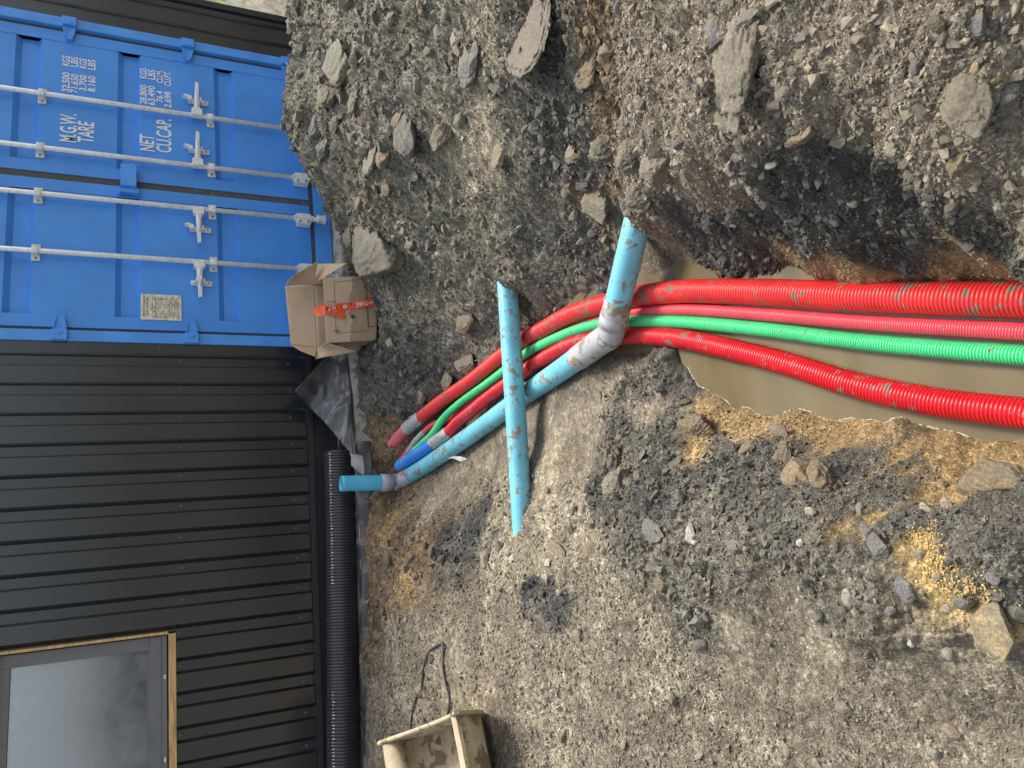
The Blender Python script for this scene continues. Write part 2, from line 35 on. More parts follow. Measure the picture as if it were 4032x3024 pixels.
ROCKS = [(-0.988, -1.103, -0.026, 0.1853, 0.3335, 0.1356, 'grey1', 'large angular grey boulder wedged against the cardboard box'), (-0.713, -0.79, 0.056, 0.0755, 0.1358, 0.044, 'brown', 'brownish grey rock behind the large boulder, near the container sill'), (-0.235, -1.824, 0.32, 0.1039, 0.187, 0.0592, 'moss', 'broad flat mossy grey slab near the top of the far mound'), (-0.247, -1.569, 0.305, 0.0656, 0.1182, 0.0394, 'brown', 'round brown clod just left of the flat mossy slab on the far mound'), (-0.46, -1.87, 0.283, 0.0543, 0.0978, 0.0244, 'moss', 'olive grey stone beside the round brown clod on the far mound'), (-0.824, -2.164, 0.125, 0.133, 0.1532, 0.0421, 'dark', 'long dark slate rock lying in the middle of the far slope'), (-0.727, -2.136, 0.174, 0.051, 0.0918, 0.023, 'brown', 'light brown stone above the long dark slate rock'), (-0.974, -2.926, 0.109, 0.0988, 0.0974, 0.0249, 'blue', 'long blue grey slate rock on the slope below the pale gravel streak'), (-0.84, -2.89, 0.155, 0.058, 0.0654, 0.0158, 'pale', 'pale cream and ochre stone standing near the top edge of the slope'), (-0.776, -2.938, 0.18, 0.0261, 0.0469, 0.0141, 'brown', 'small tan stone above the cream and ochre stone'), (-1.251, -2.725, -0.087, 0.0716, 0.0627, 0.0182, 'tan', 'pointed tan stone at the foot of the pale gravel streak'), (-0.977, -2.392, 0.035, 0.0631, 0.1136, 0.0358, 'tan2', 'round mottled stone between the long slate rock and the pale gravel'), (-1.028, -2.61, 0.026, 0.0455, 0.0636, 0.0164, 'moss', 'oval olive stone above the round mottled stone'), (-0.186, -1.179, 0.313, 0.063, 0.1133, 0.0331, 'blue', 'blue grey stone high on the left flank of the far mound'), (-0.324, -1.16, 0.249, 0.0631, 0.1135, 0.0414, 'blue', 'dark blue grey lump below the blue grey stone on the far mound'), (-0.756, -1.762, 0.16, 0.0587, 0.1057, 0.023, 'green', 'flat greenish grey slab of stone half sunk in the far mound'), (-0.396, -1.515, 0.264, 0.0367, 0.066, 0.022, 'blue', 'small bluish stone with rusty neighbours on the far mound'), (-0.483, -1.757, 0.267, 0.0417, 0.0751, 0.0188, 'rust', 'rusty orange stone on the left of the far mound'), (-0.827, -1.909, 0.114, 0.0469, 0.0845, 0.0241, 'rust', 'rusty brown cracked stone above the scattered grey chips'), (-0.906, -1.753, 0.069, 0.0381, 0.0686, 0.0208, 'rust', 'dark orange stone midway down the far slope'), (-0.939, -1.963, 0.045, 0.0398, 0.0716, 0.0091, 'blue', 'thin blue grey flake standing in the far slope'), (-0.764, -1.299, 0.107, 0.038, 0.0684, 0.019, 'rust', 'orange brown angular stone near the container side of the mound'), (-1.493, -3.139, -0.165, 0.0365, 0.0344, 0.0117, 'pale', 'light grey oval stone on the dark part of the slope'), (-1.419, -3.505, -0.046, 0.0516, 0.0719, 0.0193, 'rust', 'rusty red brown lump in the hollow behind the near spoil heap'), (-1.469, -3.67, -0.011, 0.0321, 0.0578, 0.0161, 'rust', 'orange brown clod at the edge of the near spoil heap'), (-1.147, -3.364, 0.083, 0.1491, 0.1659, 0.0081, 'mauve', 'smooth mauve brown slab of shale spanning the top of the slope'), (-1.663, -3.08, -0.29, 0.0697, 0.1078, 0.0388, 'tan2', 'lumpy quartz veined rock above the slanting blue pipe'), (-1.051, -1.564, -0.051, 0.0347, 0.0624, 0.0199, 'green', 'flat round greenish pebble on the slope right of the boulder'), (-1.123, -1.558, -0.102, 0.042, 0.0755, 0.0181, 'tan2', 'pinkish tan stone below the flat greenish pebble'), (-1.756, -1.313, -0.439, 0.0643, 0.1157, 0.0454, 'tan2', 'angular tan rock touching the thick red duct'), (-1.807, -0.776, -0.349, 0.0494, 0.089, 0.0185, 'tan2', 'grey brown rock half buried beside the taped red duct'), (-1.786, -1.054, -0.416, 0.0553, 0.0995, 0.0276, 'brown', 'dark brown clod left of the angular tan rock'), (-1.587, -1.554, -0.387, 0.058, 0.1044, 0.0326, 'rust', 'ochre and brown lump of clay in the slope left of the upright blue pipe end'), (-1.622, -3.388, -0.158, 0.0491, 0.0691, 0.0392, 'clod', 'crumbly grey clod hanging on the edge of the near spoil heap'), (-1.812, -3.63, -0.052, 0.0475, 0.0595, 0.0348, 'clod', 'crusty grey brown clod at the tip of the near spoil heap'), (-1.962, -3.794, 0.008, 0.047, 0.0574, 0.0279, 'clod2', 'large pale crumbly clod behind the tip of the near spoil heap'), (-1.889, -3.502, -0.151, 0.046, 0.056, 0.0334, 'clod', 'knobbly dark clod above the end of the slanting blue pipe'), (-2.049, -4.307, 0.131, 0.1105, 0.0665, 0.0228, 'clod2', 'long dusty brown grey rock lying on the near spoil heap'), (-2.124, -4.204, 0.066, 0.0205, 0.0368, 0.0228, 'blue', 'broken blue grey slate at the foot of the long dusty rock'), (-1.956, -4.283, 0.15, 0.0324, 0.0306, 0.0127, 'blue', 'blue grey rock left of the long dusty rock'), (-1.995, -4.376, 0.15, 0.016, 0.0289, 0.0128, 'blue', 'blue grey stone at the upper tip of the long dusty rock'), (-2.399, -4.69, 0.09, 0.0566, 0.0405, 0.0208, 'tan2', 'large pointed brown grey rock standing on the near spoil heap'), (-2.362, -4.73, 0.096, 0.0103, 0.0105, 0.0065, 'yellow', 'small bright yellow ochre stone above the large pointed rock'), (-2.389, -4.746, 0.089, 0.0077, 0.0105, 0.0055, 'yellow', 'yellow ochre pebble right of the large pointed rock'), (-2.17, -4.389, 0.102, 0.0162, 0.0148, 0.0082, 'blue', 'small slate grey stone in the middle of the near spoil heap'), (-2.18, -4.446, 0.108, 0.0091, 0.0132, 0.0074, 'white', 'small white stone on the near spoil heap'), (-2.165, -4.381, 0.101, 0.0158, 0.0173, 0.0079, 'tan2', 'grey brown stone next to the small slate grey stone'), (-2.239, -4.348, 0.001, 0.0177, 0.0311, 0.0147, 'yellow2', 'ochre brown lump on the rim above the dark hollow'), (-2.153, -4.143, -0.016, 0.0168, 0.0255, 0.0114, 'blue', 'smooth blue grey stone on the near rim'), (-2.159, -4.1, -0.037, 0.015, 0.016, 0.0071, 'blue', 'small blue grey stone under the smooth blue grey stone'), (-2.137, -4.026, -0.062, 0.017, 0.028, 0.0151, 'pale', 'blocky pale stone on the near rim'), (-2.214, -4.217, -0.053, 0.0124, 0.0217, 0.0081, 'pale', 'flat pale square stone at the lip of the dark hollow'), (-2.357, -4.508, 0.025, 0.0165, 0.017, 0.0102, 'pale', 'light grey angular stone between the hollow and the pointed rock'), (-2.456, -4.626, 0.042, 0.0194, 0.0204, 0.0106, 'yellow2', 'ochre clay lump below the large pointed rock'), (-2.43, -4.634, 0.062, 0.0098, 0.0128, 0.0066, 'tan2', 'round grey stone touching the point of the large rock'), (-2.422, -4.734, 0.072, 0.0122, 0.0176, 0.0092, 'blue', 'grey green stone with a white edge right of the pointed rock'), (-2.406, -4.749, 0.072, 0.0152, 0.0163, 0.0085, 'blue', 'slate stone at the right end of the near heap'), (-2.303, -4.755, 0.121, 0.0172, 0.018, 0.0091, 'blue', 'blue grey stone at the upper right of the near spoil heap'), (-2.304, -4.768, 0.116, 0.0141, 0.0119, 0.006, 'blue', 'thin slate stone beside the blue grey stone at the upper right'), (-2.176, -4.611, 0.131, 0.01, 0.0111, 0.0064, 'white', 'pale pebble high on the near spoil heap'), (-2.44, -4.713, 0.063, 0.0124, 0.0223, 0.0118, 'tan2', 'grainy brown lump below the grey green stone'), (-2.433, -4.697, 0.077, 0.0156, 0.0103, 0.0044, 'blue', 'upright slate chip between the pointed rock and the grainy lump'), (-2.323, -4.274, -0.188, 0.0132, 0.0154, 0.0092, 'pale', 'pale stone inside the dark hollow'), (-2.367, -4.289, -0.223, 0.014, 0.0118, 0.0059, 'blue', 'bluish stone low in the dark hollow'), (-2.102, -4.463, 0.14, 0.0131, 0.0167, 0.006, 'blue', 'dark slate shard leaning on the near spoil heap'), (-2.123, -4.442, 0.128, 0.0152, 0.0142, 0.0064, 'tan2', 'brown grey shard below the leaning slate shard'), (-2.244, -4.509, 0.089, 0.0053, 0.0096, 0.0138, 'tan2', 'long thin stone sliver on the near spoil heap'), (-2.881, -3.883, -0.275, 0.038, 0.0647, 0.0344, 'ochre', 'angular ochre and grey rock bedded in the left bank'), (-2.902, -3.947, -0.27, 0.0385, 0.036, 0.0213, 'brown2', 'dark brown clay block against the angular ochre rock'), (-2.981, -4.314, -0.263, 0.0502, 0.0867, 0.046, 'ochre2', 'big ochre streaked boulder half buried in the left bank'), (-2.631, -3.336, -0.358, 0.0361, 0.065, 0.0342, 'brown2', 'smooth brown clay lump at the head of the trench water'), (-2.73, -3.684, -0.388, 0.0262, 0.0344, 0.0131, 'tan2', 'grey tan block in the ochre clay by the water'), (-2.756, -3.598, -0.314, 0.019, 0.0342, 0.0205, 'brown2', 'flat brown clay slab on the left bank'), (-2.81, -3.743, -0.306, 0.032, 0.0273, 0.0128, 'brown2', 'brown clay clod left of the angular ochre rock'), (-2.757, -3.011, -0.262, 0.0597, 0.0678, 0.0404, 'clod2', 'tall jagged grey clod standing on the left bank'), (-2.666, -2.863, -0.306, 0.0877, 0.0732, 0.0429, 'clod', 'dark crumbly clod at the corner of the mud floor'), (-2.948, -3.294, -0.176, 0.0384, 0.048, 0.0194, 'blue', 'blue grey stone lump on the flat ground by the spoil'), (-2.984, -3.483, -0.16, 0.03, 0.0255, 0.0108, 'white', 'whitish grey stone between the spoil and the flat ground'), (-3.036, -3.687, -0.143, 0.0188, 0.0263, 0.0094, 'blue', 'grey stone partly covered by fine spoil'), (-3.049, -3.939, -0.116, 0.0103, 0.0111, 0.0064, 'white', 'tiny white stone on the left spoil ridge'), (-3.082, -4.154, -0.109, 0.0299, 0.0234, 0.0095, 'blue', 'long smooth blue grey stone pressed into the ground'), (-3.044, -4.12, -0.122, 0.0167, 0.0202, 0.01, 'blue', 'rounded grey clod above the long smooth stone'), (-3.109, -4.238, -0.106, 0.0145, 0.0219, 0.0112, 'tan', 'tan stone on the edge of the yellow clay streak'), (-3.168, -4.212, -0.11, 0.0239, 0.0236, 0.0097, 'blue', 'blue grey curved stone below the yellow clay streak'), (-3.178, -4.051, -0.105, 0.026, 0.0153, 0.0074, 'pale', 'upright pale grey cobble on the flat ground'), (-3.211, -4.056, -0.114, 0.0095, 0.012, 0.0071, 'pale', 'small pale stone beneath the upright pale cobble'), (-3.199, -4.112, -0.116, 0.0137, 0.0141, 0.0084, 'blue', 'dark grey stone right of the upright pale cobble'), (-3.21, -4.162, -0.118, 0.0106, 0.0117, 0.0071, 'blue', 'small blue grey stone near the dark grey one'), (-3.252, -4.355, -0.135, 0.0511, 0.0475, 0.0182, 'ystone', 'large yellow ochre stone slab at the lower right'), (-3.237, -4.325, -0.129, 0.0363, 0.0256, 0.0109, 'ystone', 'rough yellow lump leaning on the large yellow slab'), (-3.196, -4.321, -0.117, 0.0151, 0.0186, 0.0116, 'grey1', 'round grey stone above the rough yellow lump'), (-3.191, -4.383, -0.113, 0.0132, 0.0177, 0.0112, 'grey1', 'grey stone at the top edge of the large yellow slab'), (-3.226, -4.397, -0.119, 0.0186, 0.0159, 0.0101, 'grey1', 'grey stone right of the large yellow slab'), (-3.161, -4.397, -0.103, 0.0107, 0.0134, 0.0085, 'blue', 'blue grey stone on the yellow clay streak'), (-3.211, -4.273, -0.114, 0.0085, 0.0096, 0.0059, 'pale', 'small light stone left of the round grey stone'), (-3.292, -4.236, -0.148, 0.0173, 0.0113, 0.0058, 'pale', 'upright thin grey stone below the yellow slab'), (-3.272, -4.177, -0.143, 0.0105, 0.01, 0.005, 'white', 'white flake on the flat ground'), (-3.014, -4.2, -0.181, 0.0115, 0.0192, 0.0098, 'pale', 'blocky pale stone under the big ochre streaked boulder'), (-3.013, -4.225, -0.188, 0.0141, 0.014, 0.0087, 'pale', 'second blocky pale stone, touching the big boulder side'), (-2.983, -3.958, -0.156, 0.0111, 0.0199, 0.0103, 'pale', 'pale wedge stone below the angular ochre rock'), (-2.963, -4.186, -0.265, 0.0102, 0.0102, 0.0064, 'yellow2', 'small orange lump left of the big boulder'), (-3.423, -3.942, -0.157, 0.0157, 0.022, 0.0126, 'tan2', 'round brown stone alone on the compacted ground'), (-3.451, -4.184, -0.159, 0.0118, 0.0166, 0.01, 'tan', 'square tan stone low on the compacted ground'), (-3.524, -3.737, -0.158, 0.0202, 0.0204, 0.0091, 'tan2', 'dark brown stone at the bottom of the compacted ground'), (-3.495, -4.132, -0.163, 0.0105, 0.0188, 0.0078, 'pale', 'flat pale stone near the bottom edge'), (-3.254, -3.948, -0.13, 0.0112, 0.0089, 0.0043, 'tan2', 'thin grey brown stone in the compacted ground'), (-3.301, -3.588, -0.143, 0.0097, 0.0137, 0.0073, 'pale', 'pale stone beside the dark slate streak'), (-3.153, -3.888, -0.116, 0.008, 0.0055, 0.0026, 'white', 'tiny white elongated pebble'), (-3.182, -3.872, -0.122, 0.0056, 0.0061, 0.0035, 'white', 'tiny white round pebble'), (-2.954, -2.456, -0.244, 0.0449, 0.0809, 0.0097, 'ochreflat', 'flat brown triangular stone left of the blue crossing pipe'), (-2.976, -2.794, -0.229, 0.0297, 0.049, 0.0178, 'ochre2', 'ochre rounded stone next to the dark clods'), (-2.916, -2.665, -0.265, 0.0301, 0.0236, 0.0084, 'tan', 'small tan upright stone above the ochre rounded stone'), (-2.922, -1.745, -0.255, 0.0379, 0.0447, 0.0129, 'pale', 'pale slate splinter in the gravel ridge'), (-2.967, -1.852, -0.246, 0.0258, 0.0351, 0.0103, 'white', 'whitish splinter beside the pale slate splinter'), (-2.56, -1.644, -0.395, 0.0215, 0.0322, 0.0122, 'pale', 'light stone in the gravel by the crossing pipe'), (-3.114, -1.656, -0.151, 0.0176, 0.0309, 0.0083, 'green', 'small green stone on the flat ground'), (-2.941, -1.1, -0.097, 0.0213, 0.0384, 0.0189, 'blue', 'blue grey stone near the wall side of the ground'), (-3.235, -2.487, -0.162, 0.0142, 0.0247, 0.013, 'dark', 'round black stone below the dark patch'), (-3.117, -2.571, -0.197, 0.0171, 0.0307, 0.0155, 'pale', 'pale grey stone at the edge of the dark patch'), (-3.265, -2.735, -0.157, 0.0197, 0.0227, 0.0079, 'tan', 'tan stone on the flat gravel'), (-2.674, -2.292, -0.35, 0.0149, 0.0226, 0.0096, 'yellow2', 'golden stone near the crossing pipe end')]
RED = [[-2.6696,-4.6017,-0.45],[-2.6317,-4.4945,-0.45],[-2.5894,-4.3898,-0.45],[-2.5107,-4.2036,-0.45],[-2.408,-3.9655,-0.45],[-2.2863,-3.6989,-0.45],[-2.168,-3.4266,-0.45],[-2.0893,-3.2275,-0.45],[-2.0159,-3.0031,-0.45],[-1.9461,-2.7255,-0.45],[-1.8976,-2.4764,-0.45],[-1.8766,-2.2304,-0.45],[-1.854,-2.004,-0.45],[-1.855,-1.7557,-0.445],[-1.8796,-1.3691,-0.42],[-1.8924,-1.0548,-0.385],[-1.9338,-0.7367,-0.325],[-1.9701,-0.5599,-0.28],[-2.0208,-0.4295,-0.24],[-2.0483,-0.2712,-0.24]]
SRED = [[-2.7534,-4.5701,-0.465],[-2.7029,-4.4656,-0.465],[-2.6551,-4.3616,-0.465],[-2.5758,-4.1737,-0.465],[-2.4713,-3.934,-0.465],[-2.3486,-3.6652,-0.465],[-2.2267,-3.3914,-0.465],[-2.1448,-3.1913,-0.465],[-2.0592,-2.939,-0.47],[-1.9839,-2.6653,-0.48],[-1.9346,-2.394,-0.49],[-1.9072,-2.1133,-0.49],[-1.9184,-1.6588,-0.49],[-1.9446,-1.4345,-0.475],[-1.9871,-1.1956,-0.455],[-2.0067,-1.0502,-0.44],[-2.0078,-0.9137,-0.41],[-2.0095,-0.8151,-0.37],[-2.0351,-0.7355,-0.34],[-2.0697,-0.6395,-0.31],[-2.1258,-0.5495,-0.28],[-2.1501,-0.4959,-0.265],[-2.165,-0.361,-0.27]]
GREEN = [[-2.8026,-4.5582,-0.46],[-2.7555,-4.453,-0.46],[-2.7072,-4.3495,-0.46],[-2.6287,-4.162,-0.46],[-2.5239,-3.9231,-0.46],[-2.3972,-3.6564,-0.46],[-2.274,-3.3839,-0.46],[-2.1901,-3.185,-0.46],[-2.0903,-2.9174,-0.45],[-2.0194,-2.6875,-0.45],[-1.9742,-2.4545,-0.45],[-1.9413,-2.1818,-0.45],[-1.9304,-1.9974,-0.45],[-1.9386,-1.7277,-0.45],[-1.9514,-1.5151,-0.435],[-1.9625,-1.2453,-0.415],[-1.9912,-1.0805,-0.385],[-2.0265,-1.0125,-0.355],[-2.0902,-0.8963,-0.325],[-2.1222,-0.7882,-0.295],[-2.14,-0.6957,-0.285],[-2.1479,-0.5721,-0.29]]
LRED = [[-2.9236,-4.5253,-0.455],[-2.8781,-4.42,-0.455],[-2.8321,-4.3162,-0.455],[-2.7823,-4.1887,-0.455],[-2.7382,-4.0875,-0.455],[-2.6406,-3.8937,-0.455],[-2.5016,-3.6621,-0.455],[-2.3447,-3.3696,-0.455],[-2.2497,-3.1746,-0.455],[-2.1425,-2.8966,-0.46],[-2.0447,-2.5439,-0.46],[-2.015,-2.2891,-0.46],[-2.007,-2.0671,-0.46],[-2.0085,-1.9546,-0.46],[-2.0136,-1.7089,-0.455],[-2.0316,-1.4924,-0.435],[-2.0556,-1.3278,-0.415],[-2.0836,-1.1711,-0.385],[-2.115,-1.0814,-0.365],[-2.1455,-0.9046,-0.325],[-2.171,-0.7488,-0.285],[-2.1892,-0.5496,-0.25],[-2.1999,-0.4493,-0.24]]
BPIPE = [[-2.2972,-0.4467,-0.25],[-2.2446,-0.771,-0.335],[-2.1916,-1.1933,-0.41],[-2.1419,-1.6926,-0.455],[-2.1255,-1.9544,-0.46],[-2.1247,-2.2859,-0.445],[-2.1341,-2.6045,-0.41],[-2.1491,-2.9176,-0.36]]
BPIPE2 = [[-2.1491,-2.9176,-0.36],[-2.0543,-3.0375,-0.34],[-1.8427,-3.243,-0.325],[-1.7688,-3.321,-0.32]]
CROSS = [[-1.5823,-2.1498,-0.3336],[-1.9836,-2.0833,-0.3401],[-2.4005,-2.0143,-0.3469],[-2.8382,-1.9418,-0.354]]
RISER = [[-2.3086,-0.4436,-0.25],[-2.2941,-0.4436,0.155]]
TAG = [[-2.2868,-1.1649,-0.33],[-2.295,-1.1847,-0.36],[-2.3205,-1.2326,-0.38]]
WIRE1 = [[-3.633,-1.5419,-0.03],[-3.5577,-1.5826,-0.045],[-3.4809,-1.5436,-0.06],[-3.3871,-1.5128,-0.06],[-3.3256,-1.5023,-0.05],[-3.2927,-1.4808,-0.03],[-3.3264,-1.358,-0.04],[-3.3909,-1.2799,-0.04],[-3.4543,-1.2482,-0.035],[-3.525,-1.2301,-0.04]]
WIRE2 = [[-3.5582,-1.2243,-0.05],[-3.5586,-1.1674,-0.03],[-3.6244,-1.1069,-0.02],[-3.7399,-1.0661,-0.01]]
LETTERS = [('M.G.W.', [0.2336, 0.4564, 1.7157, 1.818]), ('TARE', [0.2448, 0.4101, 1.6108, 1.7104]), ('32.500', [0.6267, 0.784, 1.7664, 1.8142]), ('71.650', [0.6284, 0.7803, 1.7152, 1.7616]), ('3.700', [0.6558, 0.7842, 1.662, 1.7089]), ('8.160', [0.6578, 0.7867, 1.6081, 1.6563]), ('KGS', [0.839, 0.9214, 1.7705, 1.8187]), ('LBS', [0.8417, 0.9207, 1.719, 1.7657]), ('KGS', [0.8397, 0.9203, 1.665, 1.7122]), ('LBS', [0.8412, 0.9234, 1.6107, 1.6593]), ('NET', [0.2399, 0.37, 1.229, 1.3236]), ('CU.CAP.', [0.2448, 0.5227, 1.1146, 1.2172]), ('28.800', [0.6203, 0.78, 1.2771, 1.3251]), ('63.490', [0.6204, 0.7834, 1.2228, 1.2712]), ('76.4', [0.6558, 0.7535, 1.17, 1.2158]), ('2.698', [0.6217, 0.7554, 1.1148, 1.163]), ('KGS', [0.8372, 0.9229, 1.2774, 1.3257]), ('LBS', [0.8396, 0.9217, 1.2226, 1.2714]), ('CU.M.', [0.82, 0.9283, 1.1694, 1.2156]), ('CU.FT.', [0.8039, 0.9319, 1.1158, 1.1624])]
# ---------------------------------------------------------------- terrain maths
def hsh(ix, iy, seed):
    h = (ix.astype(np.int64) * 374761393 + iy.astype(np.int64) * 668265263 + seed * 1442695041) & 0xFFFFFFFF
    h = ((h ^ (h >> 13)) * 1274126177) & 0xFFFFFFFF
    h = ((h ^ (h >> 16)) * 2246822519) & 0xFFFFFFFF
    return ((h ^ (h >> 15)) & 0xFFFFFF) / float(0xFFFFFF)
def vn(x, y, seed):                                   # smooth value noise, -1..1
    ix = np.floor(x); iy = np.floor(y); fx = x - ix; fy = y - iy
    fx = fx * fx * (3 - 2 * fx); fy = fy * fy * (3 - 2 * fy)
    a = hsh(ix, iy, seed); b = hsh(ix + 1, iy, seed); c = hsh(ix, iy + 1, seed); d = hsh(ix + 1, iy + 1, seed)
    return ((a * (1 - fx) + b * fx) * (1 - fy) + (c * (1 - fx) + d * fx) * fy) * 2 - 1
def fbm(x, y, f0, n, seed, gain=0.5):
    s = 0; a = 1.0; f = f0
    for i in range(n):
        s = s + a * vn(x * f + 17.3 * i, y * f - 9.1 * i, seed + i); a *= gain; f *= 2.03
    return s
def cells(x, y, f, seed):                             # nearest jittered cell: distance and id
    x = x * f; y = y * f; ix = np.floor(x); iy = np.floor(y)
    best = np.full(x.shape, 9.0); sec = np.full(x.shape, 9.0); bid = np.zeros(x.shape)
    for dx in (-1, 0, 1):
        for dy in (-1, 0, 1):
            cx = ix + dx; cy = iy + dy
            px = cx + hsh(cx, cy, seed); py = cy + hsh(cx, cy, seed + 5)
            d = np.hypot(x - px, y - py)
            m = d < best
            sec = np.where(m, best, np.minimum(sec, d)); bid = np.where(m, hsh(cx, cy, seed + 9), bid); best = np.where(m, d, best)
    return best, sec, bid
CP = np.array(CTRL)
_c = CP[:, :2]; _n = len(CP)
def _phi(r): return r
_A = np.zeros((_n + 3, _n + 3)); _A[:_n, :_n] = _phi(np.hypot(_c[:, None, 0] - _c[None, :, 0], _c[:, None, 1] - _c[None, :, 1]))
_A[:_n, :_n] -= np.eye(_n) * 0.03
_A[:_n, _n] = 1; _A[:_n, _n + 1:] = _c; _A[_n, :_n] = 1; _A[_n + 1:, :_n] = _c.T
_W = np.linalg.solve(_A, np.concatenate([CP[:, 2], np.zeros(3)]))
def base_h(x, y):
    x = np.asarray(x, float); y = np.asarray(y, float); sh = x.shape; x = x.ravel(); y = y.ravel()
    xx = np.clip(x, -9, 9); yy = np.clip(y, -9, 7)
    out = np.empty(len(x))
    for i in range(0, len(x), 60000):
        a = xx[i:i + 60000]; b = yy[i:i + 60000]
        out[i:i + 60000] = _phi(np.hypot(a[:, None] - _c[None, :, 0], b[:, None] - _c[None, :, 1])) @ _W[:_n] + _W[_n] + a * _W[_n + 1] + b * _W[_n + 2]
    return out.reshape(sh)
# ------------------------------------------------------------ helpers
def tag(o, label=None, cat=None, group=None, kind=None):
    if label: o['label'] = label
    if cat: o['category'] = cat
    if group: o['group'] = group
    if kind: o['kind'] = kind
    return o
def empty(name, loc, rz=0):
    o = bpy.data.objects.new(name, None); COL.objects.link(o); o.location = loc; o.rotation_euler = (0, 0, rz); o.empty_display_size = .1
    return o
def wpos(o):
    p = Vector(o.location); q = o
    while q.parent: q = q.parent; p = p + Vector(q.location)
    return p
def mesh_obj(name, verts, faces, m, parent=None, smooth=False, origin=None, mats=None, fm=None):
    v = np.asarray(verts, float)
    if origin is None: origin = (v.min(0) + v.max(0)) / 2
    origin = np.asarray(origin, float)
    me = bpy.data.meshes.new(name); me.from_pydata((v - origin).tolist(), [], faces if isinstance(faces, list) else faces.tolist())
    for mm in ([m] if mats is None else mats): me.materials.append(mm)
    if fm is not None: me.polygons.foreach_set('material_index', fm)
    if smooth: me.polygons.foreach_set('use_smooth', [True] * len(me.polygons))
    me.update()
    o = bpy.data.objects.new(name, me); COL.objects.link(o)
    if parent is not None:
        o.parent = parent; o.location = Vector(origin) - wpos(parent)
    else: o.location = origin
    return o
class MB:
    def __init__(s): s.v = []; s.f = []; s.m = []
    def add(s, v, f, mi=0):
        n = len(s.v); s.v += [tuple(map(float, p)) for p in v]; s.f += [tuple(i + n for i in q) for q in f]; s.m += [mi] * len(f); return s
    def box(s, x0, x1, y0, y1, z0, z1, mi=0, b=0.0):
        if b <= 0:
            v = [(x, y, z) for z in (z0, z1) for y in (y0, y1) for x in (x0, x1)]
            return s.add(v, [(0, 2, 3, 1), (4, 5, 7, 6), (0, 1, 5, 4), (2, 6, 7, 3), (0, 4, 6, 2), (1, 3, 7, 5)], mi)
        bm = bmesh.new(); bmesh.ops.create_cube(bm, size=1)
        for q in bm.verts: q.co = Vector(((x0 + x1) / 2 + q.co.x * (x1 - x0), (y0 + y1) / 2 + q.co.y * (y1 - y0), (z0 + z1) / 2 + q.co.z * (z1 - z0)))
        bmesh.ops.bevel(bm, geom=bm.edges[:], offset=b, segments=2, affect='EDGES', profile=.7)
        s.addbm(bm, mi); return s
    def addbm(s, bm, mi=0, mat=None):
        bm.verts.index_update()
        v = [(mat @ q.co if mat else q.co)[:] for q in bm.verts]; f = [[q.index for q in p.verts] for p in bm.faces]
        bm.free(); return s.add(v, f, mi)
    def prism(s, poly, axis, a, b, mi=0):      # poly in the two other axes, extruded along axis from a to b
        n = len(poly)
        def P(p, t):
            if axis == 'x': return (t, p[0], p[1])
            if axis == 'y': return (p[0], t, p[1])
            return (p[0], p[1], t)
        v = [P(p, a) for p in poly] + [P(p, b) for p in poly]
        f = [tuple(range(n))[::-1], tuple(range(n, 2 * n))] + [(i, (i + 1) % n, n + (i + 1) % n, n + i) for i in range(n)]
        return s.add(v, f, mi)
    def cyl(s, p0, p1, r, n=16, mi=0, r1=None, cap=True):
        p0 = Vector(p0); p1 = Vector(p1); d = (p1 - p0).normalized(); a = d.orthogonal().normalized(); b = d.cross(a)
        r1 = r if r1 is None else r1
        v = [p0 + (a * math.cos(t) + b * math.sin(t)) * r for t in [2 * math.pi * i / n for i in range(n)]]
        v += [p1 + (a * math.cos(t) + b * math.sin(t)) * r1 for t in [2 * math.pi * i / n for i in range(n)]]
        f = [(i, (i + 1) % n, n + (i + 1) % n, n + i) for i in range(n)]
        if cap: f += [tuple(range(n))[::-1], tuple(range(n, 2 * n))]
        return s.add(v, f, mi)
    def slab(s, q, t, mi=0):                   # quad q (4 points) given thickness t along its normal
        q = [Vector(p) for p in q]; n = (q[1] - q[0]).cross(q[3] - q[0]).normalized() * t
        k = len(q)
        v = q + [p + n for p in q]
        f = [tuple(range(k))[::-1], tuple(range(k, 2 * k))] + [(i, (i + 1) % k, k + (i + 1) % k, k + i) for i in range(k)]
        return s.add(v, f, mi)
    def build(s, name, m, parent=None, smooth=False, origin=None, mats=None):
        return mesh_obj(name, s.v, s.f, m, parent, smooth, origin, mats, s.m if mats else None)
def spline(P, ds):
    P = np.array(P, float); n = len(P)
    E = np.vstack([2 * P[0] - P[1], P, 2 * P[-1] - P[-2]]); out = []
    for i in range(n - 1):
        a, b, c, d = E[i:i + 4]
        t = np.linspace(0, 1, 24, endpoint=False)[:, None]
        out.append(.5 * ((2 * b) + (c - a) * t + (2 * a - 5 * b + 4 * c - d) * t ** 2 + (3 * b - a - 3 * c + d) * t ** 3))
    Q = np.vstack(out + [P[-1:]])
    # smooth
    for k in range(12): Q[1:-1] = .25 * Q[:-2] + .5 * Q[1:-1] + .25 * Q[2:]
    s = np.concatenate([[0], np.cumsum(np.linalg.norm(np.diff(Q, axis=0), axis=1))])
    L = s[-1]
    u = ds(L) if callable(ds) else np.linspace(0, L, max(2, int(L / ds)))
    return np.stack([np.interp(u, s, Q[:, k]) for k in range(3)], 1), u, L
def frames(Q):
    T = np.gradient(Q, axis=0); T /= np.linalg.norm(T, axis=1)[:, None]
    up = np.array([0, 0, 1.]); A = np.cross(T, up); bad = np.linalg.norm(A, axis=1) < 1e-3
    A[bad] = np.cross(T[bad], np.array([1., 0, 0])); A /= np.linalg.norm(A, axis=1)[:, None]
    B = np.cross(A, T); return T, A, B
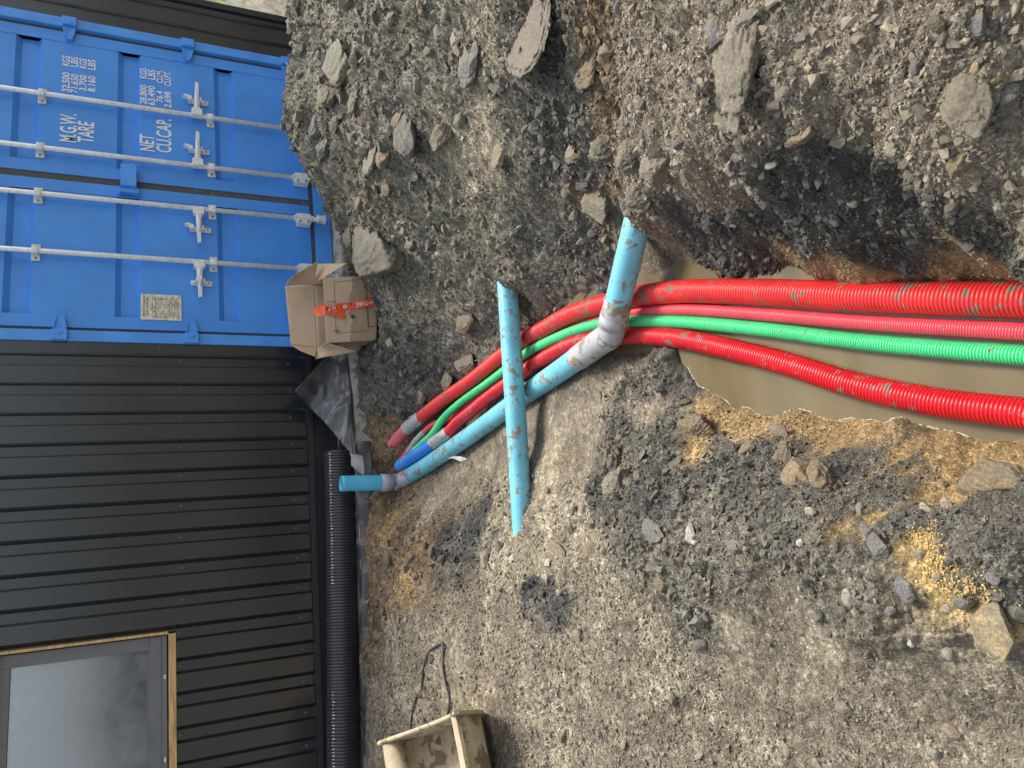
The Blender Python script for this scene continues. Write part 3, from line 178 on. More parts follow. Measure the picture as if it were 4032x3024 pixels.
def sweep(Q, R, segs=28, cap=True):
    T, A, B = frames(Q); n = len(Q)
    th = np.linspace(0, 2 * np.pi, segs, endpoint=False)
    V = Q[:, None, :] + R[:, None, None] * (A[:, None, :] * np.cos(th)[None, :, None] + B[:, None, :] * np.sin(th)[None, :, None])
    V = V.reshape(-1, 3)
    i = np.arange(n - 1)[:, None] * segs; j = np.arange(segs)[None, :]; j2 = (j + 1) % segs
    F = np.stack([i + j, i + j2, i + segs + j2, i + segs + j], -1).reshape(-1, 4).tolist()
    if cap: F += [list(range(segs)), list(range((n - 1) * segs, n * segs))[::-1]]
    return V, F
def corr(u, pitch, R, d):
    ph = (u / pitch) % 1.0
    xs = [0, .12, .27, .57, .87, 1.0]; ys = [1, 1, .15, 0, .15, 1]
    return R - d * np.interp(ph, xs, ys)
def corr_u(pitch):
    def g(L):
        k = np.arange(0, int(L / pitch)); u = (k[:, None] + np.array([0, .14, .27, .57, .87])[None]) * pitch
        return np.append(u.ravel(), L)
    return g
def cut_path(P, a, b):                                   # portion of a path between arc fractions
    Q, u, L = spline(P, .01); m = (u >= a) & (u <= b); return Q[m]
# ------------------------------------------------------------ materials
def NN(nt, t, **kw):
    n = nt.nodes.new(t)
    for k, v in kw.items(): setattr(n, k, v)
    return n
def noise(nt, scale, detail=4, rough=.6, coord=None, dist=0):
    n = NN(nt, 'ShaderNodeTexNoise'); n.inputs['Scale'].default_value = scale; n.inputs['Detail'].default_value = detail
    n.inputs['Roughness'].default_value = rough; n.inputs['Distortion'].default_value = dist
    if coord: nt.links.new(coord, n.inputs['Vector'])
    return n
def ramp(nt, src, stops):
    r = NN(nt, 'ShaderNodeValToRGB'); e = r.color_ramp.elements
    while len(e) < len(stops): e.new(.5)
    for q, (p, c) in zip(e, stops): q.position = p; q.color = (c[0], c[1], c[2], 1) if len(c) == 3 else c
    nt.links.new(src, r.inputs[0]); return r
def mixc(nt, fac, a, b, mode='MIX'):
    m = NN(nt, 'ShaderNodeMix', data_type='RGBA', blend_type=mode)
    for s, v in ((0, fac), (6, a), (7, b)):
        if hasattr(v, 'links'): nt.links.new(v, m.inputs[s])
        else: m.inputs[s].default_value = v if s == 0 else (v[0], v[1], v[2], 1)
    return m.outputs[2]
def mat(name, col, rough=.5, metal=0, var=.08, vs=8, bump=0, bs=200, splat=None, splat_scale=14, splat_t=.62, spec=.5, coat=0, stretch=None):
    """base paint with slight colour wander, optional blotches of dried mud / rust (splat colour) and fine bump"""
    m = bpy.data.materials.new(name); m.use_nodes = True; nt = m.node_tree; b = nt.nodes['Principled BSDF']
    tc = NN(nt, 'ShaderNodeTexCoord').outputs['Object']
    if stretch:
        mp = NN(nt, 'ShaderNodeMapping'); mp.inputs['Scale'].default_value = stretch; nt.links.new(tc, mp.inputs[0]); tc = mp.outputs[0]
    n1 = noise(nt, vs, 5, .6, tc)
    dk = tuple(c * (1 - var * 1.6) for c in col); lt = tuple(min(1, c * (1 + var * 1.6)) for c in col)
    c = ramp(nt, n1.outputs[0], [(.3, dk), (.7, lt)]).outputs[0]
    b.inputs['Roughness'].default_value = rough; b.inputs['Metallic'].default_value = metal
    b.inputs['Specular IOR Level'].default_value = spec
    if coat: b.inputs['Coat Weight'].default_value = coat; b.inputs['Coat Roughness'].default_value = .15
    if splat:
        n2 = noise(nt, splat_scale, 7, .68, tc, .3)
        f = ramp(nt, n2.outputs[0], [(splat_t, (0, 0, 0)), (splat_t + .035, (1, 1, 1))]).outputs[0]
        c = mixc(nt, f, c, splat)
        r = mixc(nt, f, (rough,) * 3, (.85,) * 3); nt.links.new(r, b.inputs['Roughness'])
    nt.links.new(c, b.inputs['Base Color'])
    if bump:
        bn = NN(nt, 'ShaderNodeBump'); bn.inputs['Strength'].default_value = bump; bn.inputs['Distance'].default_value = .002
        n3 = noise(nt, bs, 4, .6, tc); nt.links.new(n3.outputs[0], bn.inputs['Height']); nt.links.new(bn.outputs[0], b.inputs['Normal'])
    return m
def stone_mat(name, use_attr=True, colors=None, scale=30, bump=.6):
    m = bpy.data.materials.new(name); m.use_nodes = True; nt = m.node_tree; b = nt.nodes['Principled BSDF']
    tc = NN(nt, 'ShaderNodeTexCoord').outputs['Object']
    if use_attr:
        a = NN(nt, 'ShaderNodeAttribute', attribute_name='Col').outputs['Color']
        n1 = noise(nt, 90, 6, .7, tc)
        g = ramp(nt, n1.outputs[0], [(.25, (.55,) * 3), (.75, (1.45,) * 3)]).outputs[0]
        c = mixc(nt, 1.0, a, g, 'MULTIPLY')
    else:
        n1 = noise(nt, scale, 7, .7, tc, .6); st = [(.28 + .44 * i / max(1, len(colors) - 1), q) for i, q in enumerate(colors)]
        c = ramp(nt, n1.outputs[0], st).outputs[0]
        n5 = noise(nt, scale * 1.7, 8, .75, tc, .3); fd = ramp(nt, n5.outputs[0], [(.40, (0,) * 3), (.56, (.9,) * 3)]).outputs[0]
        c = mixc(nt, fd, c, (.19, .165, .12))
        n4 = noise(nt, scale * 9, 5, .8, tc); g = ramp(nt, n4.outputs[0], [(.3, (.5,) * 3), (.7, (1.45,) * 3)]).outputs[0]
        c = mixc(nt, 1.0, c, g, 'MULTIPLY')
    nt.links.new(c, b.inputs['Base Color']); b.inputs['Roughness'].default_value = .82; b.inputs['Specular IOR Level'].default_value = .35
    bn = NN(nt, 'ShaderNodeBump'); bn.inputs['Strength'].default_value = bump; bn.inputs['Distance'].default_value = .006
    n3 = noise(nt, 190, 7, .8, tc); nt.links.new(n3.outputs[0], bn.inputs['Height']); nt.links.new(bn.outputs[0], b.inputs['Normal'])
    return m
MUD = (.26, .215, .15); MUDG = (.19, .165, .125)
PAL = {  # stone and soil colours (real-world albedo)
 'grey1': [(.06, .062, .055), (.13, .135, .115), (.20, .195, .16)], 'brown': [(.10, .08, .05), (.2, .165, .11), (.27, .23, .16)],
 'moss': [(.12, .12, .085), (.20, .195, .145), (.27, .26, .2)], 'dark': [(.03, .034, .036), (.075, .082, .085), (.12, .125, .125)],
 'blue': [(.07, .078, .085), (.145, .155, .162), (.24, .245, .245)], 'pale': [(.2, .185, .14), (.34, .31, .24), (.45, .43, .36)],
 'tan': [(.18, .14, .085), (.3, .24, .16), (.38, .32, .23)], 'tan2': [(.12, .10, .07), (.2, .175, .13), (.28, .25, .195)],
 'green': [(.11, .125, .105), (.19, .21, .175), (.25, .27, .23)], 'rust': [(.10, .07, .04), (.20, .13, .07), (.28, .22, .14)],
 'mauve': [(.13, .11, .095), (.20, .172, .148), (.25, .22, .19)], 'clod': [(.05, .046, .038), (.115, .105, .085), (.20, .185, .145)],
 'clod2': [(.12, .105, .08), (.22, .195, .15), (.30, .27, .21)], 'yellow': [(.3, .2, .08), (.42, .31, .15), (.6, .48, .28)],
 'yellow2': [(.17, .12, .06), (.27, .2, .11), (.35, .28, .18)], 'white': [(.35, .36, .35), (.55, .54, .5), (.68, .66, .6)],
 'ochre': [(.14, .10, .055), (.28, .195, .10), (.34, .28, .18)], 'ochre2': [(.12, .09, .05), (.24, .18, .10), (.40, .27, .12)],
 'brown2': [(.09, .06, .03), (.19, .13, .065), (.27, .19, .10)], 'ystone': [(.26, .19, .09), (.4, .31, .16), (.5, .42, .27)],
 'ochreflat': [(.2, .145, .085), (.27, .2, .125), (.33, .25, .165)]}
SM = {k: stone_mat('stone_' + k, False, v, 16, .7) for k, v in PAL.items()}
MS = stone_mat('loose_stone'); 
def ground_material():
    m = bpy.data.materials.new('soil'); m.use_nodes = True; nt = m.node_tree; b = nt.nodes['Principled BSDF']
    tc = NN(nt, 'ShaderNodeTexCoord').outputs['Object']
    a = NN(nt, 'ShaderNodeAttribute', attribute_name='Col').outputs['Color']
    n1 = noise(nt, 60, 8, .75, tc); g = ramp(nt, n1.outputs[0], [(.3, (.5,) * 3), (.5, (.95,) * 3), (.72, (1.6,) * 3)]).outputs[0]
    c = mixc(nt, 1.0, a, g, 'MULTIPLY')
    v = NN(nt, 'ShaderNodeTexVoronoi'); v.inputs['Scale'].default_value = 170; nt.links.new(tc, v.inputs['Vector'])
    hv = NN(nt, 'ShaderNodeSeparateColor'); nt.links.new(v.outputs['Color'], hv.inputs[0])
    g2 = ramp(nt, hv.outputs[0], [(0, (.62,) * 3), (.8, (1.1,) * 3), (.95, (1.75, 1.7, 1.6))]).outputs[0]
    c = mixc(nt, .8, c, g2, 'MULTIPLY'); nt.links.new(c, b.inputs['Base Color'])
    w = NN(nt, 'ShaderNodeAttribute', attribute_name='Wet').outputs['Fac']
    r = ramp(nt, w, [(0, (.9,) * 3), (1, (.38,) * 3)]).outputs[0]; nt.links.new(r, b.inputs['Roughness'])
    b.inputs['Specular IOR Level'].default_value = .35
    bn = NN(nt, 'ShaderNodeBump'); bn.inputs['Strength'].default_value = .8; bn.inputs['Distance'].default_value = .006
    n3 = noise(nt, 150, 8, .8, tc); nt.links.new(n3.outputs[0], bn.inputs['Height'])
    bn2 = NN(nt, 'ShaderNodeBump'); bn2.inputs['Strength'].default_value = .7; bn2.inputs['Distance'].default_value = .004; bn2.invert = True
    nt.links.new(v.outputs['Distance'], bn2.inputs['Height']); nt.links.new(bn.outputs[0], bn2.inputs['Normal']); nt.links.new(bn2.outputs[0], b.inputs['Normal'])
    return m
# ------------------------------------------------------------ ground colours
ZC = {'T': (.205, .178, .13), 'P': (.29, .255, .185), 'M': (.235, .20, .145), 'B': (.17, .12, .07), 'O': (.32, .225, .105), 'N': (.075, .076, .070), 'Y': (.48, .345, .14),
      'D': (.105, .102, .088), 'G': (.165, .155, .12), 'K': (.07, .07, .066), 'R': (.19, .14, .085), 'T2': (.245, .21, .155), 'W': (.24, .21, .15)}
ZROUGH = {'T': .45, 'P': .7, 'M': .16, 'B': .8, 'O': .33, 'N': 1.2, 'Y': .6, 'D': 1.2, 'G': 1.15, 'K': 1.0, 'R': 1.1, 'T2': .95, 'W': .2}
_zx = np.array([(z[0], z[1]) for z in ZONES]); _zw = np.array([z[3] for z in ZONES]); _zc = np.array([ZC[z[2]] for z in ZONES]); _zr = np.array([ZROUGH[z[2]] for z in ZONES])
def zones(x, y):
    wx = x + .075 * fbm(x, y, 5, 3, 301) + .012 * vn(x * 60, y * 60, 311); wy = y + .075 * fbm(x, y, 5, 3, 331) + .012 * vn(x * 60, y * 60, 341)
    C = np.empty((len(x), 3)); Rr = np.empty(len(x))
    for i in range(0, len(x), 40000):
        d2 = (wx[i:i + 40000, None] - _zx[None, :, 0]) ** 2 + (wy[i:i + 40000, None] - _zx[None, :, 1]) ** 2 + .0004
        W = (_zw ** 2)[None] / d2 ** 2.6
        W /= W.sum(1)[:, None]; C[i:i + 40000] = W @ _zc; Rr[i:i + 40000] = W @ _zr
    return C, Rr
WATER_Z = -.48
def ground_h(x, y, detail=True):
    """height of the ground with lumps, clods and pebbles"""
    x = np.asarray(x, float); y = np.asarray(y, float)
    jx = .035 * fbm(x, y, 4, 3, 21); jy = .035 * fbm(x, y, 4, 3, 41)
    near = np.clip((y + .75) / .3, 0, 1)                     # keep the foot of the wall straight
    h = base_h(x + jx * (1 - near), y + jy * (1 - near))
    if not detail: return h
    _, rr = zones(x.ravel(), y.ravel()); rr = rr.reshape(x.shape)
    rr = np.clip(rr, .15, 1.3)
    x0_, y0_ = x, y; y = y + .8 * h; x = x + .15 * h               # keeps the lumps round on the steep banks
    h = h + .02 * np.clip(rr, .3, 1) * fbm(x, y, 1.9, 2, 55) + rr * (.026 * fbm(x, y, 3.5, 3, 61) + .015 * fbm(x, y, 13, 3, 71))
    r1 = 1 - np.abs(fbm(x, y, 22, 4, 81)); h = h + rr * .009 * r1
    d, s, i = cells(x, y, 26, 91); dome = np.clip((s - d) * 1.6, 0, 1) ** .6; h = h + rr * .0095 * dome * (i > .35) * (.4 + i)
    d, s, i = cells(x, y, 62, 97); dome = np.clip((s - d) * 1.6, 0, 1) ** .6; h = h + np.clip(rr, .45, 1.2) * .0045 * dome * (.3 + i)
    d, s, i = cells(x, y, 140, 99); dome = np.clip((s - d) * 1.6, 0, 1) ** .6; h = h + .0022 * dome * (.3 + i)
    x, y = x0_, y0_; dist = np.hypot(x, y + 2.5)
    h = h + np.clip((dist - 9) / 20, 0, 1) * .25 * fbm(x, y, .15, 3, 15)
    return h
def ground_base(x, y): return float(ground_h(np.array([x]), np.array([y]))[0])
# ground sheet: polar rings, closely spaced where the trench works are, reaching 90 m
az_f = np.arange(-52, 88, .125); az_c = np.arange(88, 308, 4.0)
AZ = np.radians(np.concatenate([az_f, az_c]))
rr_ = [.18]
while rr_[-1] < 8.5: rr_.append(rr_[-1] * 1.0024 if rr_[-1] > .5 else rr_[-1] * 1.01)
while rr_[-1] < 90: rr_.append(rr_[-1] * 1.06)
RR = np.array(rr_)
GX = CAM_LOC.x + RR[:, None] * np.sin(AZ)[None]; GY = CAM_LOC.y + RR[:, None] * np.cos(AZ)[None]
gx = GX.ravel(); gy = GY.ravel()
gz = ground_h(gx, gy)
gx = np.append(gx, CAM_LOC.x); gy = np.append(gy, CAM_LOC.y); gz = np.append(gz, ground_base(CAM_LOC.x, CAM_LOC.y))
na, nr = len(AZ), len(RR)
i = np.arange(nr - 1)[:, None] * na; j = np.arange(na)[None, :]; j2 = (j + 1) % na
quads = np.stack([i + j, i + na + j, i + na + j2, i + j2], -1).reshape(-1, 4)
tris = np.array([[len(gx) - 1, k, (k + 1) % na] for k in range(na)])
me = bpy.data.meshes.new('ground'); me.vertices.add(len(gx)); me.vertices.foreach_set('co', np.stack([gx, gy, gz], 1).ravel())
nl = quads.size + tris.size; me.loops.add(nl); me.loops.foreach_set('vertex_index', np.concatenate([quads.ravel(), tris.ravel()]))
me.polygons.add(len(quads) + len(tris))
me.polygons.foreach_set('loop_start', np.concatenate([np.arange(len(quads)) * 4, quads.size + np.arange(len(tris)) * 3]))
me.update(calc_edges=True); me.validate()
def set_col(me, c, wet=None):
    a = me.color_attributes.new('Col', 'FLOAT_COLOR', 'POINT'); a.data.foreach_set('color', np.concatenate([c, np.ones((len(c), 1))], 1).ravel())
    if wet is not None:
        b = me.attributes.new('Wet', 'FLOAT', 'POINT'); b.data.foreach_set('value', wet)
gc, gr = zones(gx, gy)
far = np.clip((np.hypot(gx, gy + 2.5) - 7) / 3, 0, 1)[:, None]
gn = (fbm(gx, gy, .8, 3, 500) > .1)[:, None]
gc = gc * (1 - far) + far * np.where(gn, np.array([[.2, .19, .16]]), np.array([[.08, .12, .035]]))
hb_ = gz; qx = gx + .15 * hb_; qy = gy + .8 * hb_
pat = np.clip(fbm(qx, qy, 7, 4, 510) * .9, -.5, .6)[:, None]; gc = gc * (1 + .45 * pat)
d, s, idc = cells(qx, qy, 62, 97); gc = gc * (.72 + .6 * idc[:, None] ** 1.5)
d, s, idc = cells(qx, qy, 26, 91); gc = gc * (.85 + .4 * idc[:, None])
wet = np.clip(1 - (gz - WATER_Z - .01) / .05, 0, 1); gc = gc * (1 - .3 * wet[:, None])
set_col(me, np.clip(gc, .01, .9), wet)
me.polygons.foreach_set('use_smooth', np.ones(len(me.polygons), bool))
me.materials.append(ground_material())
ground = bpy.data.objects.new('ground', me); COL.objects.link(ground); tag(ground, kind='structure')
# ------------------------------------------------------------ trench water
def water_material():
    m = bpy.data.materials.new('muddy_water'); m.use_nodes = True; nt = m.node_tree; b = nt.nodes['Principled BSDF']
    tc = NN(nt, 'ShaderNodeTexCoord').outputs['Object']
    mp = NN(nt, 'ShaderNodeMapping'); mp.inputs['Scale'].default_value = (1.2, 5, 1); mp.inputs['Rotation'].default_value = (0, 0, 1.3); nt.links.new(tc, mp.inputs[0])
    n = noise(nt, 1.6, 4, .5, mp.outputs[0], .5)
    c = ramp(nt, n.outputs[0], [(.3, (.115, .094, .050)), (.7, (.155, .127, .070))]).outputs[0]; nt.links.new(c, b.inputs['Base Color'])
    b.inputs['Roughness'].default_value = .06; b.inputs['IOR'].default_value = 1.33; b.inputs['Specular IOR Level'].default_value = .5
    bn = NN(nt, 'ShaderNodeBump'); bn.inputs['Strength'].default_value = .08; bn.inputs['Distance'].default_value = .01
    n2 = noise(nt, 5, 2, .5, tc); nt.links.new(n2.outputs[0], bn.inputs['Height']); nt.links.new(bn.outputs[0], b.inputs['Normal'])
    return m
w = MB().add([(-1.35, -2.5, WATER_Z), (-2.1, -2.2, WATER_Z), (-2.95, -3.2, WATER_Z), (-3.3, -4.6, WATER_Z), (-3.4, -7, WATER_Z), (-2.2, -7, WATER_Z), (-1.9, -4.2, WATER_Z), (-1.35, -3.4, WATER_Z)], [(0, 1, 2, 3, 4, 5, 6, 7)])
water = w.build('trench_water', water_material()); tag(water, kind='structure')
# thin pale line drawn where the water meets the left bank
pts = []
for t in np.linspace(0, 1, 520):
    y0 = -3.02 - 2.6 * t; xs = np.linspace(-2.35 - .28 * t, -3.15 - .1 * t, 240); hh = ground_h(xs, np.full(240, y0)); k = np.argmax(hh > WATER_Z + .002)
    if k > 0: pts.append((xs[k] + .001, y0, WATER_Z + .001))
runs = [[]]
for p in pts:
    if runs[-1] and abs(p[0] - runs[-1][-1][0]) > .03: runs.append([])
    runs[-1].append(p)
fv, ff = [], []
for r in runs:
    if len(r) < 8: continue
    Q = np.array(r); Rad = .0016 * (.5 + 1.0 * np.abs(vn(np.arange(len(r)) * .23, np.zeros(len(r)), 5)))
    V, F = sweep(Q, Rad, 5); n0 = sum(len(q) for q in fv); fv.append(V); ff += [[a + n0 for a in q] for q in F]
if fv:
    pale_edge_line = mesh_obj('pale_edge_line', np.vstack(fv), ff, mat('pale_edge_line', (.46, .42, .33), .5), smooth=True); tag(pale_edge_line, 'thin pale line along the left edge of the trench water', 'pale_edge_line', kind='stuff')
# ------------------------------------------------------------ loose stones
def hull(n, flat, seed):
    r = np.random.RandomState(seed); P = r.normal(size=(n, 3)); P /= np.linalg.norm(P, axis=1)[:, None]; P *= r.uniform(.75, 1.1, (n, 1)); P *= np.array([1, r.uniform(.6, .95), flat])
    bm = bmesh.new(); [bm.verts.new(p) for p in P]; res = bmesh.ops.convex_hull(bm, input=bm.verts[:])
    bmesh.ops.delete(bm, geom=list({g for g in res['geom_interior'] if isinstance(g, bmesh.types.BMVert)}), context='VERTS')
    bmesh.ops.triangulate(bm, faces=bm.faces[:]); bm.verts.index_update()
    v = np.array([q.co[:] for q in bm.verts]); f = np.array([[q.index for q in p.verts] for p in bm.faces]); bm.free(); return v, f
HULLS = [hull(random.choice((9, 11, 13)), random.uniform(.45, .8), 100 + k) for k in range(18)]
def scatter(name, X, Y, S, Cc, sink=.25, tilt=.6):
    Zz = ground_h(X, Y); arch = rng.randint(0, len(HULLS), len(X)); VV, FF, CC = [], [], []; base = 0
    for k, (hv, hf) in enumerate(HULLS):
        m = arch == k; n = m.sum()
        if not n: continue
        a = rng.uniform(0, 6.283, n); tx = rng.normal(0, tilt, n); ty = rng.normal(0, tilt, n); s = S[m]
        v = np.repeat(hv[None], n, 0)
        c, sn = np.cos(tx)[:, None], np.sin(tx)[:, None]; y = v[:, :, 1] * c - v[:, :, 2] * sn; z = v[:, :, 1] * sn + v[:, :, 2] * c; x = v[:, :, 0]
        c, sn = np.cos(ty)[:, None], np.sin(ty)[:, None]; x, z = x * c + z * sn, -x * sn + z * c
        c, sn = np.cos(a)[:, None], np.sin(a)[:, None]; x, y = x * c - y * sn, x * sn + y * c
        P = np.stack([x, y, z], -1) * s[:, None, None]; P[:, :, 0] += X[m][:, None]; P[:, :, 1] += Y[m][:, None]; P[:, :, 2] += (Zz[m] + s * (.5 - sink))[:, None] * 1.0 - 0
        VV.append(P.reshape(-1, 3)); FF.append((hf[None] + (np.arange(n) * len(hv))[:, None, None] + base).reshape(-1, 3)); base += n * len(hv)
        CC.append(np.repeat(Cc[m], len(hv), 0))
    V = np.vstack(VV); F = np.vstack(FF); C = np.vstack(CC)
    me = bpy.data.meshes.new(name); me.vertices.add(len(V)); me.vertices.foreach_set('co', V.ravel()); me.loops.add(F.size); me.loops.foreach_set('vertex_index', F.ravel())
    me.polygons.add(len(F)); me.polygons.foreach_set('loop_start', np.arange(len(F)) * 3); me.update(calc_edges=True); set_col(me, C)
    me.polygons.foreach_set('use_smooth', np.zeros(len(F), bool)); me.materials.append(MS)
    o = bpy.data.objects.new(name, me); COL.objects.link(o); return o
def stone_cols(X, Y, zc):
    n = len(X); pal = np.array([(.12, .12, .11), (.2, .185, .15), (.3, .265, .2), (.1, .115, .13), (.38, .35, .28), (.2, .14, .08), (.36, .25, .11), (.48, .46, .42)])
    p = np.array([.2, .25, .2, .12, .09, .07, .05, .02]); k = rng.choice(len(pal), n, p=p)
    g = rng.uniform(.3, .8, (n, 1)); c = zc * (1 - g * .6) * 1.1 + pal[k] * g * .6
    lum = zc.mean(1, keepdims=True) / .19; return np.clip(c * (.55 + .45 * np.clip(lum, .35, 1.6)) * rng.uniform(.78, 1.22, (n, 1)), .02, .8)
def place(n, seed, smin, smax, az0=-32, az1=66, r0=.55, r1=7.2, power=2.2, thr=-.1, kz=.8):
    r = np.random.RandomState(seed)
    rad = np.exp(r.uniform(math.log(r0), math.log(r1), n)); a = np.radians(r.uniform(az0, az1, n))
    X = CAM_LOC.x + rad * np.sin(a); Y = CAM_LOC.y + rad * np.cos(a)
    u = r.uniform(0, 1, n); S = smin * (1 - u * (1 - (smin / smax) ** power)) ** (-1 / power)
    S = S * (rad * .55 + .35)                             # nearer ground carries the finer grit
    den = fbm(X, Y, 2.2, 3, 700) + .3 * r.normal(size=n)
    h = base_h(X, Y); e = .02; sl = np.sqrt(1 + ((base_h(X + e, Y) - h) / e) ** 2 + ((base_h(X, Y + e) - h) / e) ** 2)
    k_ = r.uniform(0, 1, n) < sl / 3.2; X, Y, S, den, h = X[k_], Y[k_], S[k_], den[k_], h[k_]
    zc, zr = zones(X + .0, Y)
    keep = (h > WATER_Z + .012) & (den > thr - (zr - .6) * kz) & ~((Y > -.36) & (X < 1.5)) & (zr > .22)
    ok = keep; return X[ok], Y[ok], S[ok], zc[ok]
X, Y, S, zc = place(1150000, 31, .0014, .0075, power=2.1, thr=-.6)
print('grit', len(X))
grit = scatter('gravel', X, Y, S, stone_cols(X, Y, zc), .25); tag(grit, 'crushed grey and tan gravel strewn over the dug ground', 'gravel', kind='stuff')
X, Y, S, zc = place(40000, 32, .0055, .015, power=2.5, thr=.2, kz=2.4)
sc2 = scatter('loose_stones', X, Y, S, stone_cols(X, Y, zc), .2); tag(sc2, 'coarser broken stone chips mixed through the gravel', 'stone chips', kind='stuff')
X, Y, S, zc = place(36000, 35, .009, .026, power=2.3, thr=-.3)
zr = zones(X, Y)[1]; k_ = (zr > .85) & (fbm(X, Y, 3, 3, 909) > -.1); X, Y, S, zc = X[k_], Y[k_], S[k_], zc[k_]
cl_ = scatter('soil_clods', X, Y, S, np.clip(zc * rng.uniform(.75, 1.25, (len(X), 1)), .02, .8), .42, .4); tag(cl_, 'lumpy grey brown soil clods heaped along both trench banks', 'soil clods', kind='stuff')
# yellow clay crumbs
NC = 1500; r = np.random.RandomState(77); Zy = [z for z in ZONES if z[2] == 'Y']; k = r.randint(0, len(Zy), NC)
X = np.array([Zy[q][0] for q in k]) + r.normal(0, .016, NC); Y = np.array([Zy[q][1] for q in k]) + r.normal(0, .016, NC)
cr = scatter('clay_crumbs', X, Y, r.uniform(.0012, .0045, NC), np.clip(np.array([(.56, .40, .16)]) * r.uniform(.55, 1.3, (NC, 1)), 0, .9), .1); tag(cr, 'bright yellow clay crumbs spilled on the left spoil ridge', 'clay crumbs', kind='stuff')
# ------------------------------------------------------------ individual rocks
def rock_mesh(seed, crumbly=False, flat=False):
    r = np.random.RandomState(seed); bm = bmesh.new(); bmesh.ops.create_icosphere(bm, subdivisions=5, radius=1); P = np.array([q.co[:] for q in bm.verts]); F = [[q.index for q in p.verts] for p in bm.faces]; bm.free()
    N = r.normal(size=(12 if not flat else 9, 3)); N /= np.linalg.norm(N, axis=1)[:, None]; D = r.uniform(.62, .98, len(N))
    if flat: N[0] = (0.05, .03, 1); D[0] = .5
    dots = P @ N.T; rad = np.where(dots > .05, D[None] / np.maximum(dots, .05), 9).min(1); rad = np.minimum(rad, 1.12)
    V = P * rad[:, None]
    a, b, c = P[:, 0] + 2 * P[:, 2] + seed, P[:, 1] - 1.3 * P[:, 2], P[:, 2]
    nz = fbm(a, b, 2.2, 4, seed); n2 = fbm(a, b + c, 9, 4, seed + 3)
    V = V * (1 + (.10 if crumbly else .05) * nz[:, None] + (.075 if crumbly else .04) * n2[:, None])
    V = V * (1 + (.03 if crumbly else .018) * fbm(a * 1.3 + c, b * 1.3 - c, 24, 3, seed + 8)[:, None])
    if crumbly:
        d, s, i = cells(a * 1.0, b + c, 5, seed); V = V * (1 + .12 * (np.clip((s - d) * 1.5, 0, 1) ** .6)[:, None])
    return V, F
cyaw = math.atan2(cR.y, cR.x)
for n, (x, y, z, a, b, c, col, lab) in enumerate(ROCKS):
    crumb = col.startswith('clod') or col in ('brown2', 'yellow2'); V, F = rock_mesh(1000 + n * 7, crumb, col in ('mauve', 'green', 'ochreflat'))
    V = V * np.array([a, b, c]) * 1.06
    th = cyaw + (rng.uniform(-.35, .35)); ct, st = math.cos(th), math.sin(th)
    V = np.stack([V[:, 0] * ct - V[:, 1] * st, V[:, 0] * st + V[:, 1] * ct, V[:, 2]], 1)
    gz0 = ground_base(x, y)
    V += np.array([x, y, gz0 + c * (.05 if col == 'mauve' else .12 if a < .1 else .22)])
    nm = 'boulder' if a > .1 else ('clod' if col.startswith('clod') else ('pebble' if a < .02 else 'rock'))
    o = mesh_obj(nm, V, F, SM[col], smooth=not (a > .03 and not crumb) or True, origin=(x, y, gz0)); tag(o, lab, {'boulder': 'boulder', 'clod': 'clod', 'pebble': 'pebble', 'rock': 'rock'}[nm])
# middling stones: individual copies that share a few meshes; each label names the stone by its look and its neighbour
def to_px(q):
    d = Vector(q) - CAM_LOC; z = d.dot(cF); return 2016 - 3028.1 * d.dot(cU) / z, 1512 - 3028.1 * d.dot(cR) / z, z
import re
LM = []
for q in ROCKS:
    s_ = re.split(r' (?:wedged|behind|near|just|beside|lying|on|above|standing|at|between|high|below|half|with|midway|in|hanging|right|left|under|against|touching|from|next|low|leaning|touching|inside|pressed|bedded|beneath|alone|by|partly|below|of)\b', q[7])[0]
    s_ = re.sub(r',.*', '', s_); LM.append((s_, to_px(q[:3])))
names = [l[0] for l in LM]; LM = [l for l in LM if names.count(l[0]) == 1 and 2 <= len(l[0].split()) <= 5]
GR = [('blue', 'slate grey'), ('grey1', 'dark grey'), ('tan2', 'dusty brown grey'), ('pale', 'pale'), ('brown', 'light brown')]
protos = []
for k, (cname, adj) in enumerate(GR):
    for s in range(2):
        V, F = rock_mesh(3000 + k * 11 + s, False); V = V * np.array([1, .75, .6]); me = bpy.data.meshes.new('stone'); me.from_pydata(V.tolist(), [], F); me.materials.append(SM[cname]); me.polygons.foreach_set('use_smooth', [True] * len(me.polygons)); protos.append((adj, me))
r = np.random.RandomState(91); cnt = 0; first = {}; used = set()
RX = np.array([q[0] for q in ROCKS]); RY = np.array([q[1] for q in ROCKS]); RA = np.array([max(q[3], q[4]) for q in ROCKS])
